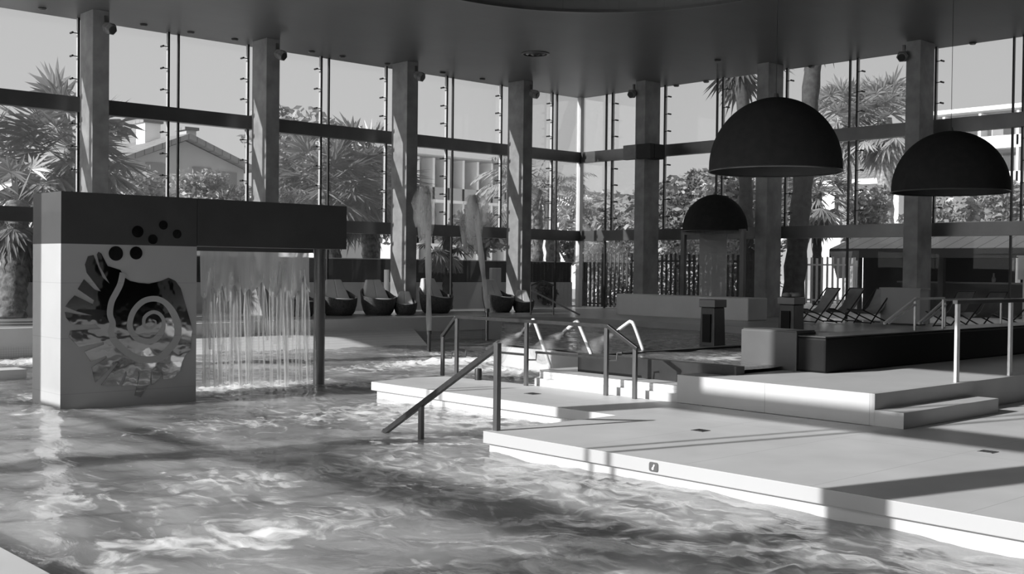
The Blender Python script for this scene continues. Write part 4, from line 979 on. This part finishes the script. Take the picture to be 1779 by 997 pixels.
MB().box((X, b.y, GZ), (X + 8, a.y, a.z)).build('house_wall', M['white'], t)
MB().extr([(X - .6, b.y - .4, a.z - .1), (X + 4, b.y - .4, rz + .9), (X + 8.6, b.y - .4, a.z - .1)], (0, a.y - b.y + .8, 0)).build('roof', M['roof'], t)
MB().box((X - .7, b.y - .45, a.z - .25), (X - .55, a.y + .45, a.z + .05)).build('eave_board', M['white'], t)
for q in (.3, .7): y = b.y + (a.y - b.y) * q; MB().box((X - .05, y - .5, a.z - 1.9), (X + .05, y + .5, a.z - .7)).build('window', M['pane'], t)
X = 58; a, b = atX(934, 342, X), atX(1004, 342, X)
t = thing('white_house', 'bright white house seen just left of the glass corner', 'house', (X, b.y, GZ))
MB().box((X, b.y, GZ), (X + 7, a.y, a.z)).build('house_wall', M['white'], t); MB().box((X - .3, b.y - .3, a.z), (X + 7.3, a.y + .3, a.z + .25)).build('roof_slab', M['roof'], t)
for q in (.3, .7): y = b.y + (a.y - b.y) * q; MB().box((X - .06, y - .6, a.z - 2.2), (X + .05, y + .6, a.z - .9)).build('window', M['shutter'], t)
# covered bar outside
X = 35.5; el = atX(1450, 432, X); y0k = el.y - 13
kb = thing('covered_bar', 'dark open bar under a pitched roof outside the right glass wall', 'bar', (X, el.y - 5, GZ))
MB().extr([(X - .3, y0k, el.z), (X + 3.4, y0k, el.z + 1.0), (X + 7, y0k, el.z), (X + 7, y0k, el.z - .12), (X - .3, y0k, el.z - .12)], (0, el.y - y0k, 0)).build('roof', M['kroof'], kb)
MB().box((X - .34, y0k, el.z - .32), (X - .26, el.y, el.z - .02)).build('fascia', M['kiosk'], kb)
MB().box((X + 5.8, y0k, GZ), (X + 6.0, el.y - 1.2, 1.35)).build('back_counter', M['kiosk'], kb)
for yy0, yy1 in ((el.y - 13, el.y - 8.05), (el.y - 7.95, el.y - 6.5), (el.y - 6.38, el.y - 4.0), (el.y - 3.6, el.y - .1)): MB().box((X + 5.8, yy0, 1.35), (X + 6.0, yy1, el.z - .1)).build('back_panel', M['kiosk'], kb)
for yy in (el.y - .9, el.y - 3.9, el.y - 6.9, el.y - 9.9): MB().box((X, yy - .09, GZ), (X + .18, yy + .09, el.z - .1)).build('bar_post', M['kiosk'], kb)
MB().box((X + .6, y0k, GZ), (X + 1.1, el.y - 2.2, 1.38)).build('counter', M['kiosk'], kb); MB().box((X + .5, y0k, 1.38), (X + 1.25, el.y - 2.1, 1.43)).build('counter_top', M['frame'], kb)
MB().box((X + .2, el.y - 1.1, GZ), (X + 5.8, el.y - 1.0, el.z - .1)).build('side_panel', M['kiosk'], kb)
aw = MB().extr([(X - .32, el.y - .02, el.z - .1), (X - .32, el.y - .9, el.z - .1), (X - .32, el.y - .75, el.z - 1.0), (X - .32, el.y - .32, el.z - 1.05)], (-.03, 0, 0)).build('side_awning', M['canvas'], kb)
for k, (dy, dx, s) in enumerate(((5.3, .8, .1), (7.6, .85, .08), (8.4, .8, .1), (9.2, .8, .09))):
    o = MB().lathe([(.001, 0), (s * .6, 0), (s * .7, .12), (s * .3, .2), (s * .3, .3), (.001, .3)], (X + dx, el.y - dy, 1.43), 14).build('bottle', M['plastic'], smooth=40); tag(o, 'bottle on the counter of the covered bar, %s from the left' % ORD[k], 'bottle', 'bottles on the bar')
q = atX(1776, 468, 30.6)
t = thing('white_lantern', 'white lantern cut off by the right edge of the photo', 'lamp', (30.6, q.y, GZ))
MB().box((30.5, q.y - .17, q.z - .27), (30.7, q.y + .08, q.z + .33)).build('lantern_body', M['white'], t, bevel=.02); MB().tube([(30.6, q.y - .05, GZ), (30.6, q.y - .05, q.z - .26)], .03, 8).build('lantern_post', M['slatw'], t); MB().box((30.47, q.y - .2, q.z + .33), (30.73, q.y + .1, q.z + .37)).build('lantern_cap', M['white'], t)
